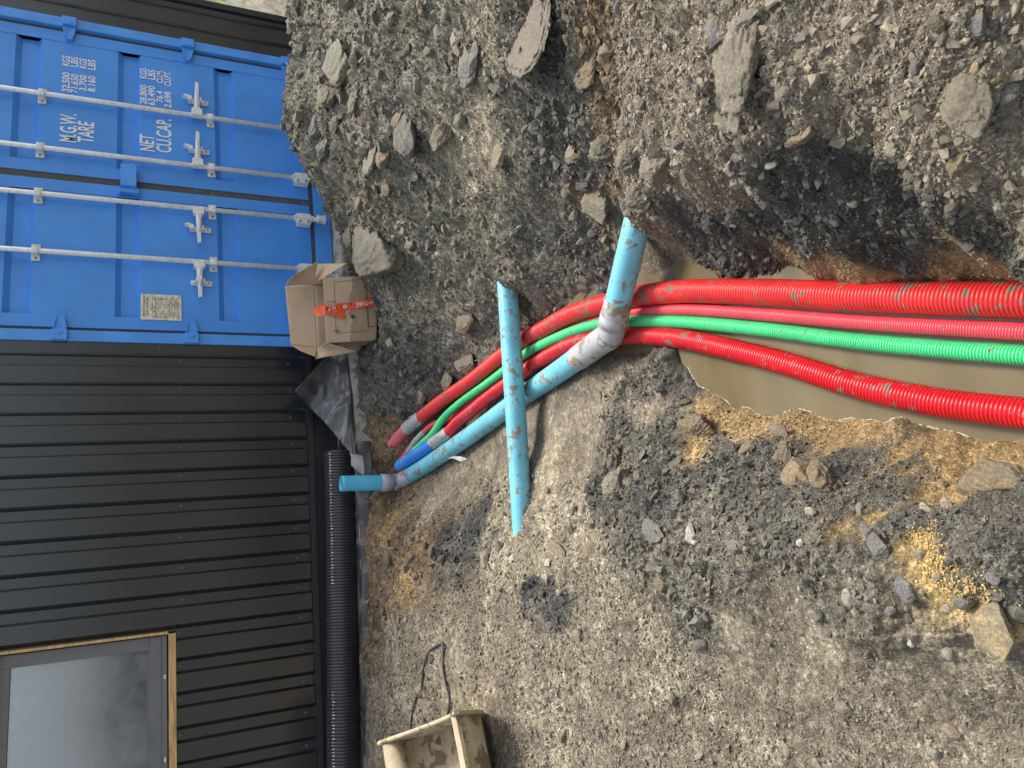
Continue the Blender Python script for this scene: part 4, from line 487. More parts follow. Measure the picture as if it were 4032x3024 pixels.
while cnt < 170:
    rad = math.exp(r.uniform(math.log(.95), math.log(5.2))); az = math.radians(r.uniform(-24, 56)); x = CAM_LOC.x + rad * math.sin(az); y = CAM_LOC.y + rad * math.cos(az)
    if y > -.5 and x < 1.3: continue
    zc, zr = zones(np.array([x]), np.array([y])); h = base_h(np.array([x]), np.array([y]))[0]
    if h < -.44 or zr[0] < .6 and r.rand() < .9: continue
    s = (rad * .0048 + .0035) * r.uniform(.7, 1.9)
    if (np.hypot(RX - x, RY - y) < RA + s).any(): continue
    px, py, z_ = to_px((x, y, h))
    if not (0 < px < 4032 and 0 < py < 3024): continue
    adj, me = protos[r.randint(len(protos))]; wpx = s / z_ * 3028; size = 'tiny' if wpx < 16 else 'small' if wpx < 26 else 'stout'
    lab = None
    for nm_, (lx, ly, lz) in sorted(LM, key=lambda l: math.hypot(l[1][0] - px, l[1][1] - py))[:4]:
        dx, dy = px - lx, py - ly; far_ = 'just ' if math.hypot(dx, dy) < 160 else ''
        dr_n = ('right of' if dx > 0 else 'left of') if abs(dx) > abs(dy) else ('below' if dy > 0 else 'above')
        c_ = '%s %s stone %s%s the %s' % (size, adj, far_, dr_n, nm_)
        if c_ not in used: lab = c_; break
    if lab is None: continue
    used.add(lab)
    if me.name not in first: o = bpy.data.objects.new('stone', me); first[me.name] = o
    else: o = first[me.name].copy()
    COL.objects.link(o); gz0 = ground_base(x, y); o.location = (x, y, gz0 + s * .1); o.scale = (s, s, s); o.rotation_euler = (r.normal(0, .3), r.normal(0, .3), r.uniform(0, 6.28))
    tag(o, lab, 'stone', 'loose stones in the gravel'); cnt += 1
# ------------------------------------------------------------ shipping container
BLUE = mat('container_blue', (.075, .305, .82), .30, var=.07, vs=2.5, splat=(.33, .36, .36), splat_scale=9, splat_t=.735)
BLUE2 = mat('container_blue_worn', (.08, .32, .82), .34, var=.1, vs=5, splat=(.24, .26, .24), splat_scale=9, splat_t=.68)
GASK = mat('rubber_gasket', (.085, .08, .07), .75, splat=(.16, .15, .12), splat_t=.6)
GALV = mat('galvanised_steel', (.76, .76, .745), .5, metal=0, var=.10, vs=30, splat=(.42, .40, .37), splat_scale=25, splat_t=.66)
BOLT = mat('galvanised_bolt', (.30, .29, .27), .5, metal=.5)
WHITE = mat('white_lettering', (.85, .85, .84), .5, var=.03)
cont = empty('shipping_container', (0, 0, 0)); tag(cont, 'bright blue steel shipping container with closed doors and galvanised lock rods', 'shipping container')
W = 1.219; HT = 2.896; LEN = 6.0
for xa_, xb_ in ((-W, -1.145), (1.145, W)): MB().box(xa_, xb_, .0, .16, 0.118, HT - .12, b=.006).build('corner_post', BLUE2, cont)
b = MB(); b.box(-W + .165, W - .165, .002, .15, 0.0, .122, b=.006); b.build('sill', BLUE2, cont)
b = MB(); b.box(-W, W, .002, .15, HT - .12, HT, b=.006); b.build('header', BLUE2, cont)
for sx in (-1, 1):
    b = MB(); b.box(min(sx * W, sx * (W - .163)), max(sx * W, sx * (W - .163)), -.004, .16, 0, .1178, b=.008); b.build('corner_casting', BLUE2, cont)
b = MB()                                                # corrugated side walls and roof behind
zz = 0; n = 0
prof = []
yv = .16
while yv < LEN:
    prof += [(yv, 0), (yv + .07, 0), (yv + .14, .036), (yv + .21, .036)]; yv += .278
for sx in (-1, 1):
    v = []; 
    for (py, d) in prof: v += [(sx * (W - .01 - d), py, .1), (sx * (W - .01 - d), py, HT - .06)]
    b.add(v, [(2 * q, 2 * q + 2, 2 * q + 3, 2 * q + 1) for q in range(len(prof) - 1)])
b.box(-W + .01, W - .01, .16, LEN, HT - .06, HT - .02); b.box(-W + .01, W - .01, .16, LEN, .02, .1); b.box(-W + .01, W - .01, LEN, LEN + .05, .02, HT - .02)
b.build('side_wall', BLUE, cont)
bands = [(.238 - .03, .238 + .004, 0), (.69, .81, 1), (1.33, 1.46, 1), (1.955, 2.09, 1), (2.59, 2.72, 1)]
def door(x0, x1, hinge_side):
    zlo, zhi = .152, HT - .13
    # frame edge 8 cm wide around the pressed panel
    prof = [(zlo, .022)]
    dpt = .036
    p = [(zlo + .0, 0), (.238, 0)]
    for (a, c, k) in bands[1:]: p += [(a - .012, 0), (a + .012, dpt), (c - .028, dpt), (c + .008, 0)]
    p += [(zhi, 0)]
    xa, xb = x0 + .085, x1 - .085
    m = MB(); Y0 = .03
    v = []
    for (z_, d_) in p: v += [(xa, Y0 + d_, z_), (xb, Y0 + d_, z_)]
    f = [(2 * q, 2 * q + 1, 2 * q + 3, 2 * q + 2) for q in range(len(p) - 1)]
    m.add(v, f)
    # end gussets of the pressed channels
    for (a, c, k) in bands[1:]:
        for xx in (xa, xb): m.add([(xx, Y0, a - .012), (xx, Y0 + dpt, a + .012), (xx, Y0 + dpt, c - .028), (xx, Y0, c + .008)], [(0, 1, 2, 3)])
    m.box(x0, xa, Y0 - .004, Y0 + .05, zlo, zhi); m.box(xb, x1, Y0 - .004, Y0 + .05, zlo, zhi); m.box(xa, xb, Y0 - .004, Y0 + .05, zlo, .232); m.box(xa, xb, Y0 - .004, Y0 + .05, HT - .2, zhi)
    d = m.build('door', BLUE, cont)
    return d
dl = door(-1.118, -.066, -1); dr = door(-.016, 1.118, 1)
dl['label'] = 'left container door carrying the small cream data plate'; dr['label'] = 'right container door with white capacity lettering'
for nm, x0, x1, z0, z1, par in (('gasket', -.0655, -.0165, .128, HT - .13, dr), ('gasket', -1.1435, -1.1185, .15, HT - .13, dl), ('gasket', 1.1185, 1.1435, .15, HT - .13, dr), ('gasket', -1.117, -.067, .1235, .1495, dl), ('gasket', -.0155, 1.117, .1235, .1495, dr)):
    MB().box(x0, x1, .032 if x1 - x0 > .03 else .035, .07, z0, z1, b=.004).build(nm, GASK, par)
RODS = [(.554, dr, 1), (.136, dr, 1), (-.206, dl, -1), (-.618, dl, -1)]
for X, par, sx in RODS:
    MB().cyl((X, -.022, .07), (X, -.022, HT - .05), .0165, 20).build('lock_rod', GALV, par, smooth=True)
    for zc_ in (1.926, .849, 2.6):                       # guide brackets
        m = MB(); m.box(X - .052, X - .018, .016, .0255, zc_ - .026, zc_ + .026, b=.002); m.box(X - .016, X + .062, .016, .0255, zc_ - .026, zc_ + .026, b=.002)
        m.box(X - .024, X + .024, -.046, .018, zc_ - .02, zc_ + .02, b=.012)
        m.build('rod_bracket', GALV, par)
        for dx_ in (-.036, .045): MB().cyl((X + dx_, .016, zc_), (X + dx_, .009, zc_), .0075, 10).build('bolt', BOLT, par)
    # foot bearing, cam and keeper
    m = MB(); m.box(X - .05, X + .035, -.045, .024, .158, .262, b=.01); m.cyl((X, -.022, .15), (X, -.022, .275), .024, 16); m.build('rod_bearing', GALV, par)
    for s_ in (-1, 1): MB().cyl((X - .035, -.045, .21 + s_ * .03), (X - .035, -.052, .21 + s_ * .03), .008, 10).build('bolt', BOLT, par)
    m = MB(); m.cyl((X, -.024, .045), (X, -.024, .16), .017, 14); m.prism([(X - .03, .05), (X + .03, .05), (X + .022, .07), (X + .018, .09), (X + .03, .11), (X - .03, .11), (X - .018, .09), (X - .022, .07)], 'y', -.062, -.012); m.build('cam', GALV, par)
    Q, u, L = spline([(X - .012, -.05, .285), (X + .016, -.052, .25), (X - .012, -.055, .2), (X + .012, -.055, .16), (X - .01, -.058, .12), (X + .012, -.06, .09)], .004); V, F = sweep(Q, np.full(len(Q), .0035), 6); mesh_obj('wire_tie', V, F, WHITE, par, True)
    # swing handle: hub on the rod, tapering lever, catch plate with hook
    zh = .945; m = MB(); m.box(X - .006 if sx > 0 else X - .05, X + .05 if sx > 0 else X + .006, -.05, .008, zh - .036, zh + .036, b=.005)
    e = sx
    m.prism([(X + e * .045, zh - .019), (X + e * .16, zh - .014), (X + e * .27, zh - .012), (X + e * .275, zh + .010), (X + e * .16, zh + .015), (X + e * .045, zh + .022)], 'y', -.046, -.03)
    m.prism([(X + e * .06, zh - .003), (X + e * .15, zh - .007), (X + e * .2, zh), (X + e * .15, zh + .008), (X + e * .06, zh + .004)], 'y', -.058, -.046)
    m.build('handle', GALV, par)
    xc = X + e * .145
    m = MB(); m.box(xc - .019, xc + .019, .014, .0255, zh - .085, zh + .055, b=.005); m.box(xc - .018, xc + .018, -.028, .014, zh - .036, zh - .022, b=.003)
    m.cyl((xc, .014, zh - .062), (xc, .003, zh - .062), .014, 12)
    if X != -.618: m.prism([(xc - .015, zh + .03), (xc + .015, zh + .035), (xc + .026, zh + .075), (xc + .016, zh + .092), (xc + .004, zh + .06), (xc - .012, zh + .062)], 'y', -.03, .012)
    else: m.cyl((xc, .014, zh + .045), (xc, .0, zh + .045), .013, 12); m.prism([(xc - .02, zh - .01), (xc + .018, zh - .016), (xc + .022, zh + .02), (xc - .012, zh + .03)], 'y', -.062, .013)
    m.build('handle_catch', GALV, par)
    MB().cyl((xc, .004, zh - .062), (xc, -.004, zh - .062), .007, 10).build('bolt', BOLT, par)
for sx, par in ((-1, dl), (1, dr)):
    for zc_ in (.27, 1.001, 1.778, 2.52):
        m = MB(); m.prism([(sx * 1.213, zc_ - .042), (sx * 1.213, zc_ + .042), (sx * 1.13, zc_ + .040), (sx * 1.06, zc_ + .026), (sx * 1.045, zc_ + .018), (sx * 1.045, zc_ - .018), (sx * 1.06, zc_ - .026), (sx * 1.13, zc_ - .040)], 'y', -.0, .026)
        m.box(min(sx * 1.15, sx * 1.2185), max(sx * 1.15, sx * 1.2185), -.024, -.001, zc_ - .045, zc_ + .045, b=.008)
        m.prism([(sx * 1.13, zc_ + .040), (sx * 1.06, zc_ + .026), (sx * 1.06, zc_ + .017), (sx * 1.13, zc_ + .03)], 'y', -.01, 0); m.prism([(sx * 1.13, zc_ - .040), (sx * 1.06, zc_ - .026), (sx * 1.06, zc_ - .017), (sx * 1.13, zc_ - .03)], 'y', -.01, 0)
        m.cyl((sx * 1.165, -.0245, zc_), (sx * 1.165, -.03, zc_), .02, 14); m.cyl((sx * 1.165, -.03, zc_), (sx * 1.165, -.034, zc_), .010, 12)
        m.build('hinge', BLUE2, par)
# lock box at the meeting of the doors
m = MB(); m.box(-.098, .068, -.055, .02, 1.342, 1.442, b=.005); m.build('lock_box', BLUE2, dr)
m = MB(); m.box(-.135, -.10, -.03, .025, 1.325, 1.45, b=.004); m.box(-.135, -.098, .018, .0255, 1.31, 1.465); m.build('lock_bracket', BLUE2, dl)
m = MB(); Q, u, L = spline([(.068, -.02, 1.38), (.085, -.02, 1.385), (.09, -.02, 1.375), (.08, -.02, 1.366)], .003); V, F = sweep(Q, np.full(len(Q), .003), 6); mesh_obj('hook', V, F, GALV, dr, True)
def text_mesh(txt):
    cu = bpy.data.curves.new('t', 'FONT'); cu.body = txt; cu.offset = .018; cu.size = 1; cu.resolution_u = 3
    o = bpy.data.objects.new('t', cu); COL.objects.link(o); bpy.context.view_layer.update()
    dg = bpy.context.evaluated_depsgraph_get(); me = bpy.data.meshes.new_from_object(o.evaluated_get(dg)); bpy.data.objects.remove(o); bpy.data.curves.remove(cu)
    v = np.array([q.co[:] for q in me.vertices]); f = [list(p.vertices) for p in me.polygons]; bpy.data.meshes.remove(me); return v, f
def text_on(name, txt, fn, m, parent):
    """fn maps (u,v) in the unit rectangle of the word to a world point"""
    v, f = text_mesh(txt); mn = v.min(0); mx = v.max(0); uv = (v[:, :2] - mn[:2]) / (mx[:2] - mn[:2])
    o = mesh_obj(name, [fn(a, b_) for a, b_ in uv], f, m, parent); return o
for t, (x0, x1, z0, z1) in LETTERS:
    text_on('lettering', t, lambda a, b_, x0=x0, x1=x1, z0=z0, z1=z1: (x0 + (x1 - x0) * a, .0262 if z0 < 1.33 or z0 > 1.47 else .0262, z0 + (z1 - z0) * b_), WHITE, dr)
PLATE = mat('aged_cream_plate', (.72, .67, .53), .6, var=.14, vs=22, splat=(.33, .22, .11), splat_scale=26, splat_t=.6)
m = MB(); m.box(-1.047, -.862, .019, .0255, 1.061, 1.313, b=.002); pl = m.build('data_plate', PLATE, dl)
INK = mat('faded_brown_ink', (.16, .11, .06), .7)
def prt(t, x0, x1, z0, z1): text_on('lettering', t, lambda a, b_: (x0 + (x1 - x0) * a, .0183, z0 + (z1 - z0) * b_), INK, dl)
prt('APPROVED FOR TRANSPORT', -1.03, -.875, 1.285, 1.299); prt('UNDER CUSTOMS SEAL', -1.02, -.885, 1.266, 1.279); prt('CSC SAFETY APPROVAL', -1.02, -.9, 1.13, 1.143)
m = MB(); r = np.random.RandomState(3)
for zz in np.concatenate([np.arange(1.155, 1.25, .0125), np.arange(1.075, 1.125, .009)]):
    x = -1.035
    while x < -.885:
        l = r.uniform(.008, .03)
        if r.rand() < .72: m.box(x, min(x + l, -.872), .0182, .0189, zz, zz + .0045)
        x += l + .006
for zz in (1.15, 1.223, 1.24): m.box(-1.044, -.865, .0182, .0189, zz, zz + .0015)
m.build('plate_print', INK, dl)
# ------------------------------------------------------------ black clad building
CLAD = mat('black_cladding', (.012, .0145, .020), .26, var=.12, vs=1.2, splat=(.20, .19, .17), splat_scale=70, splat_t=.735, bump=.06, bs=900, spec=.65, coat=.6)
TRIM = mat('black_flashing', (.02, .02, .022), .35, var=.1, splat=(.16, .15, .13), splat_scale=40, splat_t=.68)
SCREW = mat('dark_screw', (.13, .13, .14), .35, metal=.6)
bld = empty('clad_building', (-3.5, 0, 0)); tag(bld, 'black metal clad building left of the container with a grey framed window', 'building')
def zb(x): return .245 + .022 * (-1.22 - x)             # bottom edge of the sheets
WX0, WX1, WZ0, WZ1 = -5.35, -3.075, 1.112, 2.035
def cladding(x0, x1, par, y0=.012, first=None, z0=None, z1=2.95, hole=None):
    """sheet with narrow valleys every 0.1945 m; front of the crests at y0, valleys .022 behind"""
    P = []; k = 0; xs = first
    edges = [(x1, y0)]
    x = first
    while x > x0 + .05:
        edges += [(x + .052, y0), (x + .028, y0 + .028), (x - .028, y0 + .028), (x - .044, y0)]; x -= .1945
    edges += [(x0, y0)]; edges = [e for e in edges if x0 <= e[0] <= x1]
    m = MB()
    for (xa, ya), (xb, yb) in zip(edges[:-1], edges[1:]):
        segs = [(None, z1)]
        def colr(za, zc2): m.add([(xa, ya, za if za is not None else (z0 if z0 is not None else zb(xa))), (xb, yb, za if za is not None else (z0 if z0 is not None else zb(xb))), (xb, yb, zc2), (xa, ya, zc2)], [(0, 3, 2, 1)])
        if hole and xb < hole[1] - 1e-4 and xa > hole[0]:
            if xa > hole[1]:                             # split the strip at the jamb
                yh = ya + (yb - ya) * (xa - hole[1]) / (xa - xb)
                m.add([(xa, ya, zb(xa)), (hole[1], yh, zb(xa)), (hole[1], yh, z1), (xa, ya, z1)], [(0, 3, 2, 1)])
                m.add([(hole[1], yh, zb(xa)), (xb, yb, zb(xb)), (xb, yb, hole[2]), (hole[1], yh, hole[2])], [(0, 3, 2, 1)])
                m.add([(hole[1], yh, hole[3]), (xb, yb, hole[3]), (xb, yb, z1), (hole[1], yh, z1)], [(0, 3, 2, 1)])
            else: colr(None, hole[2]); colr(hole[3], z1)
        else: colr(None, z1)
    return m.build('cladding', CLAD, par)
cladding(-7.5, -1.2215, bld, first=-1.339, hole=(WX0, WX1, WZ0, WZ1))
m = MB()
for k in range(30):
    x = -1.339 - .1945 * k
    for z in (1.07, .36, 2.25):
        if WX0 < x < WX1 and WZ0 - .06 < z < WZ1: continue
        xx = x + (rng.uniform(-.004, .004)); zc_ = z + (.018 * (-1.3 - x) * .2 if z == 1.07 else 0) + rng.uniform(-.004, .004)
        m.cyl((xx, .0395, zc_), (xx, .035, zc_), .0095, 12); m.cyl((xx, .035, zc_), (xx, .030, zc_), .006, 6)
    if WX0 < x < WX1: m.cyl((x, .0395, WZ0 - .02), (x, .033, WZ0 - .02), .007, 8)
m.cyl((-1.245, .012, 1.2), (-1.245, .007, 1.2), .007, 8)
sc_ = m.build('screws', SCREW, bld); sc_.name = 'cladding_screws'
# Z flashing, plinth, base angle: all follow the slight rise of the wall foot towards the left
def strip(name, ya, yb, d0, d1, m_, x0=-7.5, x1=-1.2225, par=None):
    mm = MB(); v = []
    for x in (x0, x1):
        for (y, d) in ((ya, d0), (yb, d0), (yb, d1), (ya, d1)): v.append((x, y, zb(x) + d))
    mm.add(v, [(0, 1, 2, 3), (7, 6, 5, 4), (0, 4, 5, 1), (1, 5, 6, 2), (2, 6, 7, 3), (3, 7, 4, 0)]); return mm.build(name, m_, par or bld)
strip('drip_flashing', -.022, .04, -.012, -.003, TRIM); strip('drip_flashing', -.023, -.018, -.035, -.0125, TRIM)
strip('plinth', .004, .05, -.17, -.0125, TRIM); strip('base_angle', -.012, .0035, -.205, -.155, TRIM); strip('base_angle', -.03, .02, -.212, -.2055, mat('worn_angle', (.10, .10, .10), .5, splat=(.3, .28, .24), splat_t=.55))
m = MB(); m.box(-7.5, -1.2225, .06, .1, .0, WZ0 - .001); m.box(-7.5, WX0, .06, .1, WZ0, WZ1); m.box(WX1, -1.2225, .06, .1, WZ0, WZ1); m.box(-7.5, -1.2225, .06, .1, WZ1 + .001, 3.0)
m.box(-7.5, -7.46, .1, 6, 0, 3); m.box(-7.5, -1.2225, 5.96, 6, 0, 3); m.box(-7.5, -1.2225, .1, 5.95, 2.95, 3.0); m.box(-7.45, -1.23, .11, 5.95, .05, .1); m.box(-1.26, -1.2235, .11, 5.95, .1, 2.94)
m.build('wall_core', mat('inner_lining', (.45, .44, .42), .9), bld)
WOOD = mat('new_pine', (.55, .36, .15), .6, var=.25, vs=3, stretch=(2, 2, 18), splat=(.28, .15, .06), splat_scale=5, splat_t=.74)
FR = mat('grey_window_frame', (.15, .15, .158), .45, var=.06, splat=(.22, .21, .19), splat_scale=30, splat_t=.7)
win = MB(); a0, a1, c0, c1 = WX0, WX1, WZ0, WZ1
win.box(a0, a1 - .01, .004, .055, c0 + .001, c0 + .042); win.box(a1 - .012, a1 + .004, .006, .055, c0 + .0425, c1); wl = win.build('window_lining', WOOD, bld)
fx1, fz0 = a1 - .016, c0 + .05
m = MB(); m.box(a0, fx1, .02, .058, fz0, fz0 + .028, b=.003); m.box(a0, fx1 - .002, .03, .058, fz0 + .0285, fz0 + .095, b=.004); m.box(fx1 - .075, fx1 - .002, .0301, .058, fz0 + .0955, c1 - .002, b=.004); m.box(a0, fx1 - .0755, .0302, .058, c1 - .07, c1 - .003, b=.004)
m.box(a0, fx1 - .08, .045, .057, fz0 + .096, fz0 + .108); win_f = m.build('window_frame', FR, bld)
m = MB(); 
for x in (-3.33, -3.79, -4.3): m.box(x - .012, x + .012, .014, .0195, fz0 + .007, fz0 + .017)
m.build('drain_cap', mat('white_cap', (.7, .7, .7), .5), bld)
gm = bpy.data.materials.new('window_glass'); gm.use_nodes = True; nt = gm.node_tree; nt.nodes.clear(); outn = NN(nt, 'ShaderNodeOutputMaterial'); gl = NN(nt, 'ShaderNodeBsdfGlossy'); gl.inputs['Roughness'].default_value = .02; gl.inputs['Color'].default_value = (.9, .95, 1, 1)
tr = NN(nt, 'ShaderNodeBsdfTransparent'); tr.inputs['Color'].default_value = (.88, .92, .95, 1); fr = NN(nt, 'ShaderNodeFresnel'); fr.inputs['IOR'].default_value = 3.1
df = NN(nt, 'ShaderNodeBsdfDiffuse'); df.inputs['Color'].default_value = (.5, .54, .58, 1)  # patchy diffuse grey painted over the glass in place of its reflections
tcn = NN(nt, 'ShaderNodeTexCoord'); nz_ = noise(nt, 3, 6, .7, tcn.outputs['Object'], .5); dr_ = ramp(nt, nz_.outputs[0], [(.35, (.05,) * 3), (.7, (.4,) * 3)])
mx = NN(nt, 'ShaderNodeMixShader'); nt.links.new(fr.outputs[0], mx.inputs[0]); nt.links.new(tr.outputs[0], mx.inputs[1]); nt.links.new(gl.outputs[0], mx.inputs[2])
mx2 = NN(nt, 'ShaderNodeMixShader'); nt.links.new(dr_.outputs[0], mx2.inputs[0]); nt.links.new(mx.outputs[0], mx2.inputs[1]); nt.links.new(df.outputs[0], mx2.inputs[2]); nt.links.new(mx2.outputs[0], outn.inputs[0])
m = MB(); m.box(a0, fx1 - .074, .0475, .0535, fz0 + .094, c1 - .068); m.build('window_pane', gm, bld)
# head flashing over the window, projecting past the jamb
m = MB(); m.box(a0 - .1, a1 + .05, -.012, .05, c1 + .003, c1 + .03); m.build('head_flashing', TRIM, bld)
# white panel added for the sky reflected in the pane; batten inside the room
sh = MB().slab([(-3.56, .14, .6), (-3.60, .14, 1.86), (-5.0, .14, 1.92), (-5.0, .14, .6)], .02).build('sky_reflection_panel', mat('white_sky_panel', (.82, .85, .9), .6)); tag(sh, 'white panel added behind the window pane in place of its sky reflection', 'reflection_panel')
sh = MB().slab([(-3.55, .62, 1.72), (-3.55, .62, 1.75), (-3.9, .62, 1.75), (-3.9, .62, 1.72)], .03).build('timber_batten', WOOD); tag(sh, 'short pine batten seen through the window glass', 'batten')
# cladding return to the right of the container
rb = empty('cladding_return', (1.4, 0, 0)); tag(rb, 'narrow strip of black metal cladding on the right side of the container', 'wall cladding')
m = MB(); pr = [(1.2215, .012), (1.30, .012), (1.315, .034), (1.345, .034), (1.36, .012), (1.46, .012), (1.475, .034), (1.505, .034), (1.52, .012), (1.56, .012)]
v = []; [v.extend([(x, y, -.05), (x, y, 2.95)]) for x, y in pr]; m.add(v, [(2 * q, 2 * q + 2, 2 * q + 3, 2 * q + 1) for q in range(len(pr) - 1)]); m.build('cladding', CLAD, rb)
m = MB(); m.box(1.5605, 1.615, -.006, .04, -.05, 2.96, b=.003); m.box(1.60, 1.615, .0405, 6, -.05, 2.96); m.build('corner_flashing', TRIM, rb)
# concrete footing under both
CONC = mat('weathered_concrete', (.36, .34, .29), .9, var=.15, vs=6, splat=(.2, .18, .14), splat_scale=7, splat_t=.52, bump=.8, bs=120)
m = MB(); 
def zs(x): return -.006 + .036 * max(0, -2.0 - x)
xs = np.linspace(-7.5, 2.2, 120); v = []
for x in xs:
    e = .006 * vn(np.array([x * 9]), np.array([.3]), 4)[0]; fy = -.285 if x < -1.0 else -.235
    v += [(x, .3, zs(x)), (x, fy + e, zs(x)), (x, fy - .004 + e, zs(x) - .03), (x, fy - .005, -.4), (x, .3, -.4)]
f = []
for q in range(len(xs) - 1):
    for k in range(5): f.append((q * 5 + k, q * 5 + (k + 1) % 5, q * 5 + 5 + (k + 1) % 5, q * 5 + 5 + k))
f += [(0, 1, 2, 3, 4), tuple(len(v) - 5 + k for k in (4, 3, 2, 1, 0))]
m.add(v, f); cf = m.build('concrete_footing', CONC); tag(cf, 'grey concrete footing along the base of the container and building', 'footing')
# ------------------------------------------------------------ ducts and pipes
RED_M = mat('red_duct_plastic', (.68, .035, .035), .36, var=.10, vs=7, splat=MUDG, splat_scale=20, splat_t=.57, spec=.45)
RED_F = mat('faded_red_plastic', (.66, .085, .085), .5, var=.08, vs=7, splat=MUD, splat_scale=12, splat_t=.62)
PINK_M = mat('small_red_duct_plastic', (.68, .07, .10), .36, var=.08, vs=8, splat=MUDG, splat_scale=32, splat_t=.62)
LRED_M = mat('crimson_duct_plastic', (.60, .010, .020), .30, var=.10, vs=7, splat=MUDG, splat_scale=22, splat_t=.58, spec=.5)
GREEN_M = mat('green_duct_plastic', (.055, .60, .23), .38, var=.08, vs=9, splat=MUDG, splat_scale=30, splat_t=.61)
BLUEC_M = mat('blue_duct_plastic', (.02, .23, .72), .38, var=.1, vs=9, splat=(.22, .3, .42), splat_scale=14, splat_t=.60)
CYAN_M = mat('light_blue_pvc', (.16, .50, .62), .42, var=.09, vs=6, splat=(.25, .22, .165), splat_scale=18, splat_t=.555)
GREYP = mat('grey_pvc_bend', (.40, .405, .43), .45, var=.06, splat=(.25, .215, .15), splat_scale=14, splat_t=.52)
TAPE = mat('silver_duct_tape', (.36, .36, .37), .42, var=.25, vs=40, spec=.6)
def duct(P, R, pitch, name, label, m, dpt, cat='duct', segs=30, tape=None, end=None, cut=None):
    """ribbed duct along P; tape=(s0,s1) arc lengths from the wall end; end = (name, material) of the piece beyond the tape"""
    P = P[::-1]                                          # start at the wall end
    Q, u, L = spline(P, corr_u(pitch)); rad = corr(u, pitch, R, dpt)
    par = empty(name, tuple(Q[0])); tag(par, label, cat)
    def seg(a, b_, nm, mm, k=1.0, cap=True):
        i0 = np.searchsorted(u, a); i1 = np.searchsorted(u, b_); V, F = sweep(Q[i0:i1], rad[i0:i1] * k, segs, cap)
        return mesh_obj(nm, V, F, mm, par, True)
    if tape:
        t0, t1 = tape; seg(t1 - .004, L + 1, 'ribbed_duct', m)
        q, uu, l_ = spline(P, .002); msk = (uu >= t0 - .004) & (uu <= t1 + .004); qq = q[msk]; un = uu[msk]
        rw = R * (1.035 + .03 * np.sin(un * 260) * np.sin(un * 97)) ; V, F = sweep(qq, rw, segs, False)
        # wrinkles
        V = V + (V - np.repeat(qq, segs, 0)) * (.05 * fbm(V[:, 0] * 90 + V[:, 2] * 60, V[:, 1] * 90 + V[:, 2] * 80, 1, 3, 8))[:, None]
        mesh_obj('tape_wrap', V, F, TAPE, par, True)
        e = seg(0, t0 + .004, end[0], end[1], end[2] if len(end) > 2 else 1.0)
    else: seg(0, L + 1, 'ribbed_duct', m)
    return par, Q, u
def arc_at(P, px):                                       # arc length from wall end to the point nearest px
    q, uu, l_ = spline(P[::-1], .004); return uu[np.argmin(np.linalg.norm(q - np.array(px), axis=1))]
dr_, Qr, ur = duct(RED, .0425, .0112, 'cable_duct', 'thick red ribbed duct, nearest the right bank, taped to a pink end', RED_M, .006, tape=(arc_at(RED, RED[17]), arc_at(RED, RED[16])), end=('faded_end', mat('pink_duct_plastic', (.66, .12, .17), .5, var=.1, splat=MUD, splat_scale=16, splat_t=.57)))
dp_, _, _ = duct(SRED, .0225, .0072, 'cable_duct', 'thin pinkish red ribbed duct between the thick red duct and the green duct', PINK_M, .0036, segs=22, tape=(arc_at(SRED, SRED[20]), arc_at(SRED, SRED[18])), end=('faded_end', RED_F))
dg_, _, _ = duct(GREEN, .0240, .0082, 'cable_duct', 'green ribbed duct lying between the red ducts', GREEN_M, .0038, segs=24, tape=(.022, .06), end=('taped_tip', TAPE, .9))
dl_, _, _ = duct(LRED, .0365, .0105, 'cable_duct', 'crimson ribbed duct curving through the muddy water, taped to a blue end', LRED_M, .0052, tape=(arc_at(LRED, LRED[19]), arc_at(LRED, LRED[18])), end=('blue_end', BLUEC_M))
def plain_pipe(P, R, name, m, par, segs=36, wall=0, ds=.02, smooth_path=True):
    Q, u, L = spline(P, ds); V, F = sweep(Q, np.full(len(Q), R), segs, wall == 0); F = list(F)
    if wall:
        V2, F2 = sweep(Q, np.full(len(Q), R - wall), segs, False); n = len(V); V = np.vstack([V, V2]); F += [[a + n for a in q[::-1]] for q in F2]
        k = n - segs
        for j in range(segs):
            F.append([k + j, k + (j + 1) % segs, n + k + (j + 1) % segs, n + k + j]); F.append([j, n + j, n + (j + 1) % segs, (j + 1) % segs])
    return mesh_obj(name, V, F, m, par, True)
RP = .0515
bp = empty('water_pipe', tuple(BPIPE[0])); tag(bp, 'long light blue pipe with grey bends crossing over the ducts', 'pipe')
v1 = np.array(BPIPE); 
# straight run with its upper part stopping short of the bend
def lerp(a, b_, t): return [a[k] + (b_[k] - a[k]) * t for k in range(3)]
run = [lerp(BPIPE[0], BPIPE[1], .25)] + BPIPE[1:7] + [lerp(BPIPE[6], BPIPE[7], .2)]
plain_pipe(run, RP, 'long_pipe', CYAN_M, bp)
bend = [lerp(BPIPE[6], BPIPE[7], -.1), lerp(BPIPE[6], BPIPE[7], .3), lerp(BPIPE[6], BPIPE[7], .72), lerp(BPIPE2[0], BPIPE2[1], -.02), lerp(BPIPE2[0], BPIPE2[1], .3), lerp(BPIPE2[0], BPIPE2[1], .7), lerp(BPIPE2[1], BPIPE2[2], .01)]
plain_pipe(bend, RP + .0035, 'pipe_bend', GREYP, bp, wall=.003, ds=.01)
jb = lerp(BPIPE[7], BPIPE2[1], .06); c2 = Vector(BPIPE2[1]) - Vector(BPIPE[6])
plain_pipe([lerp(BPIPE2[0], BPIPE2[1], .25), lerp(BPIPE2[0], BPIPE2[1], .6)], RP + .0062, 'bend_collar', GREYP, bp, wall=.003)
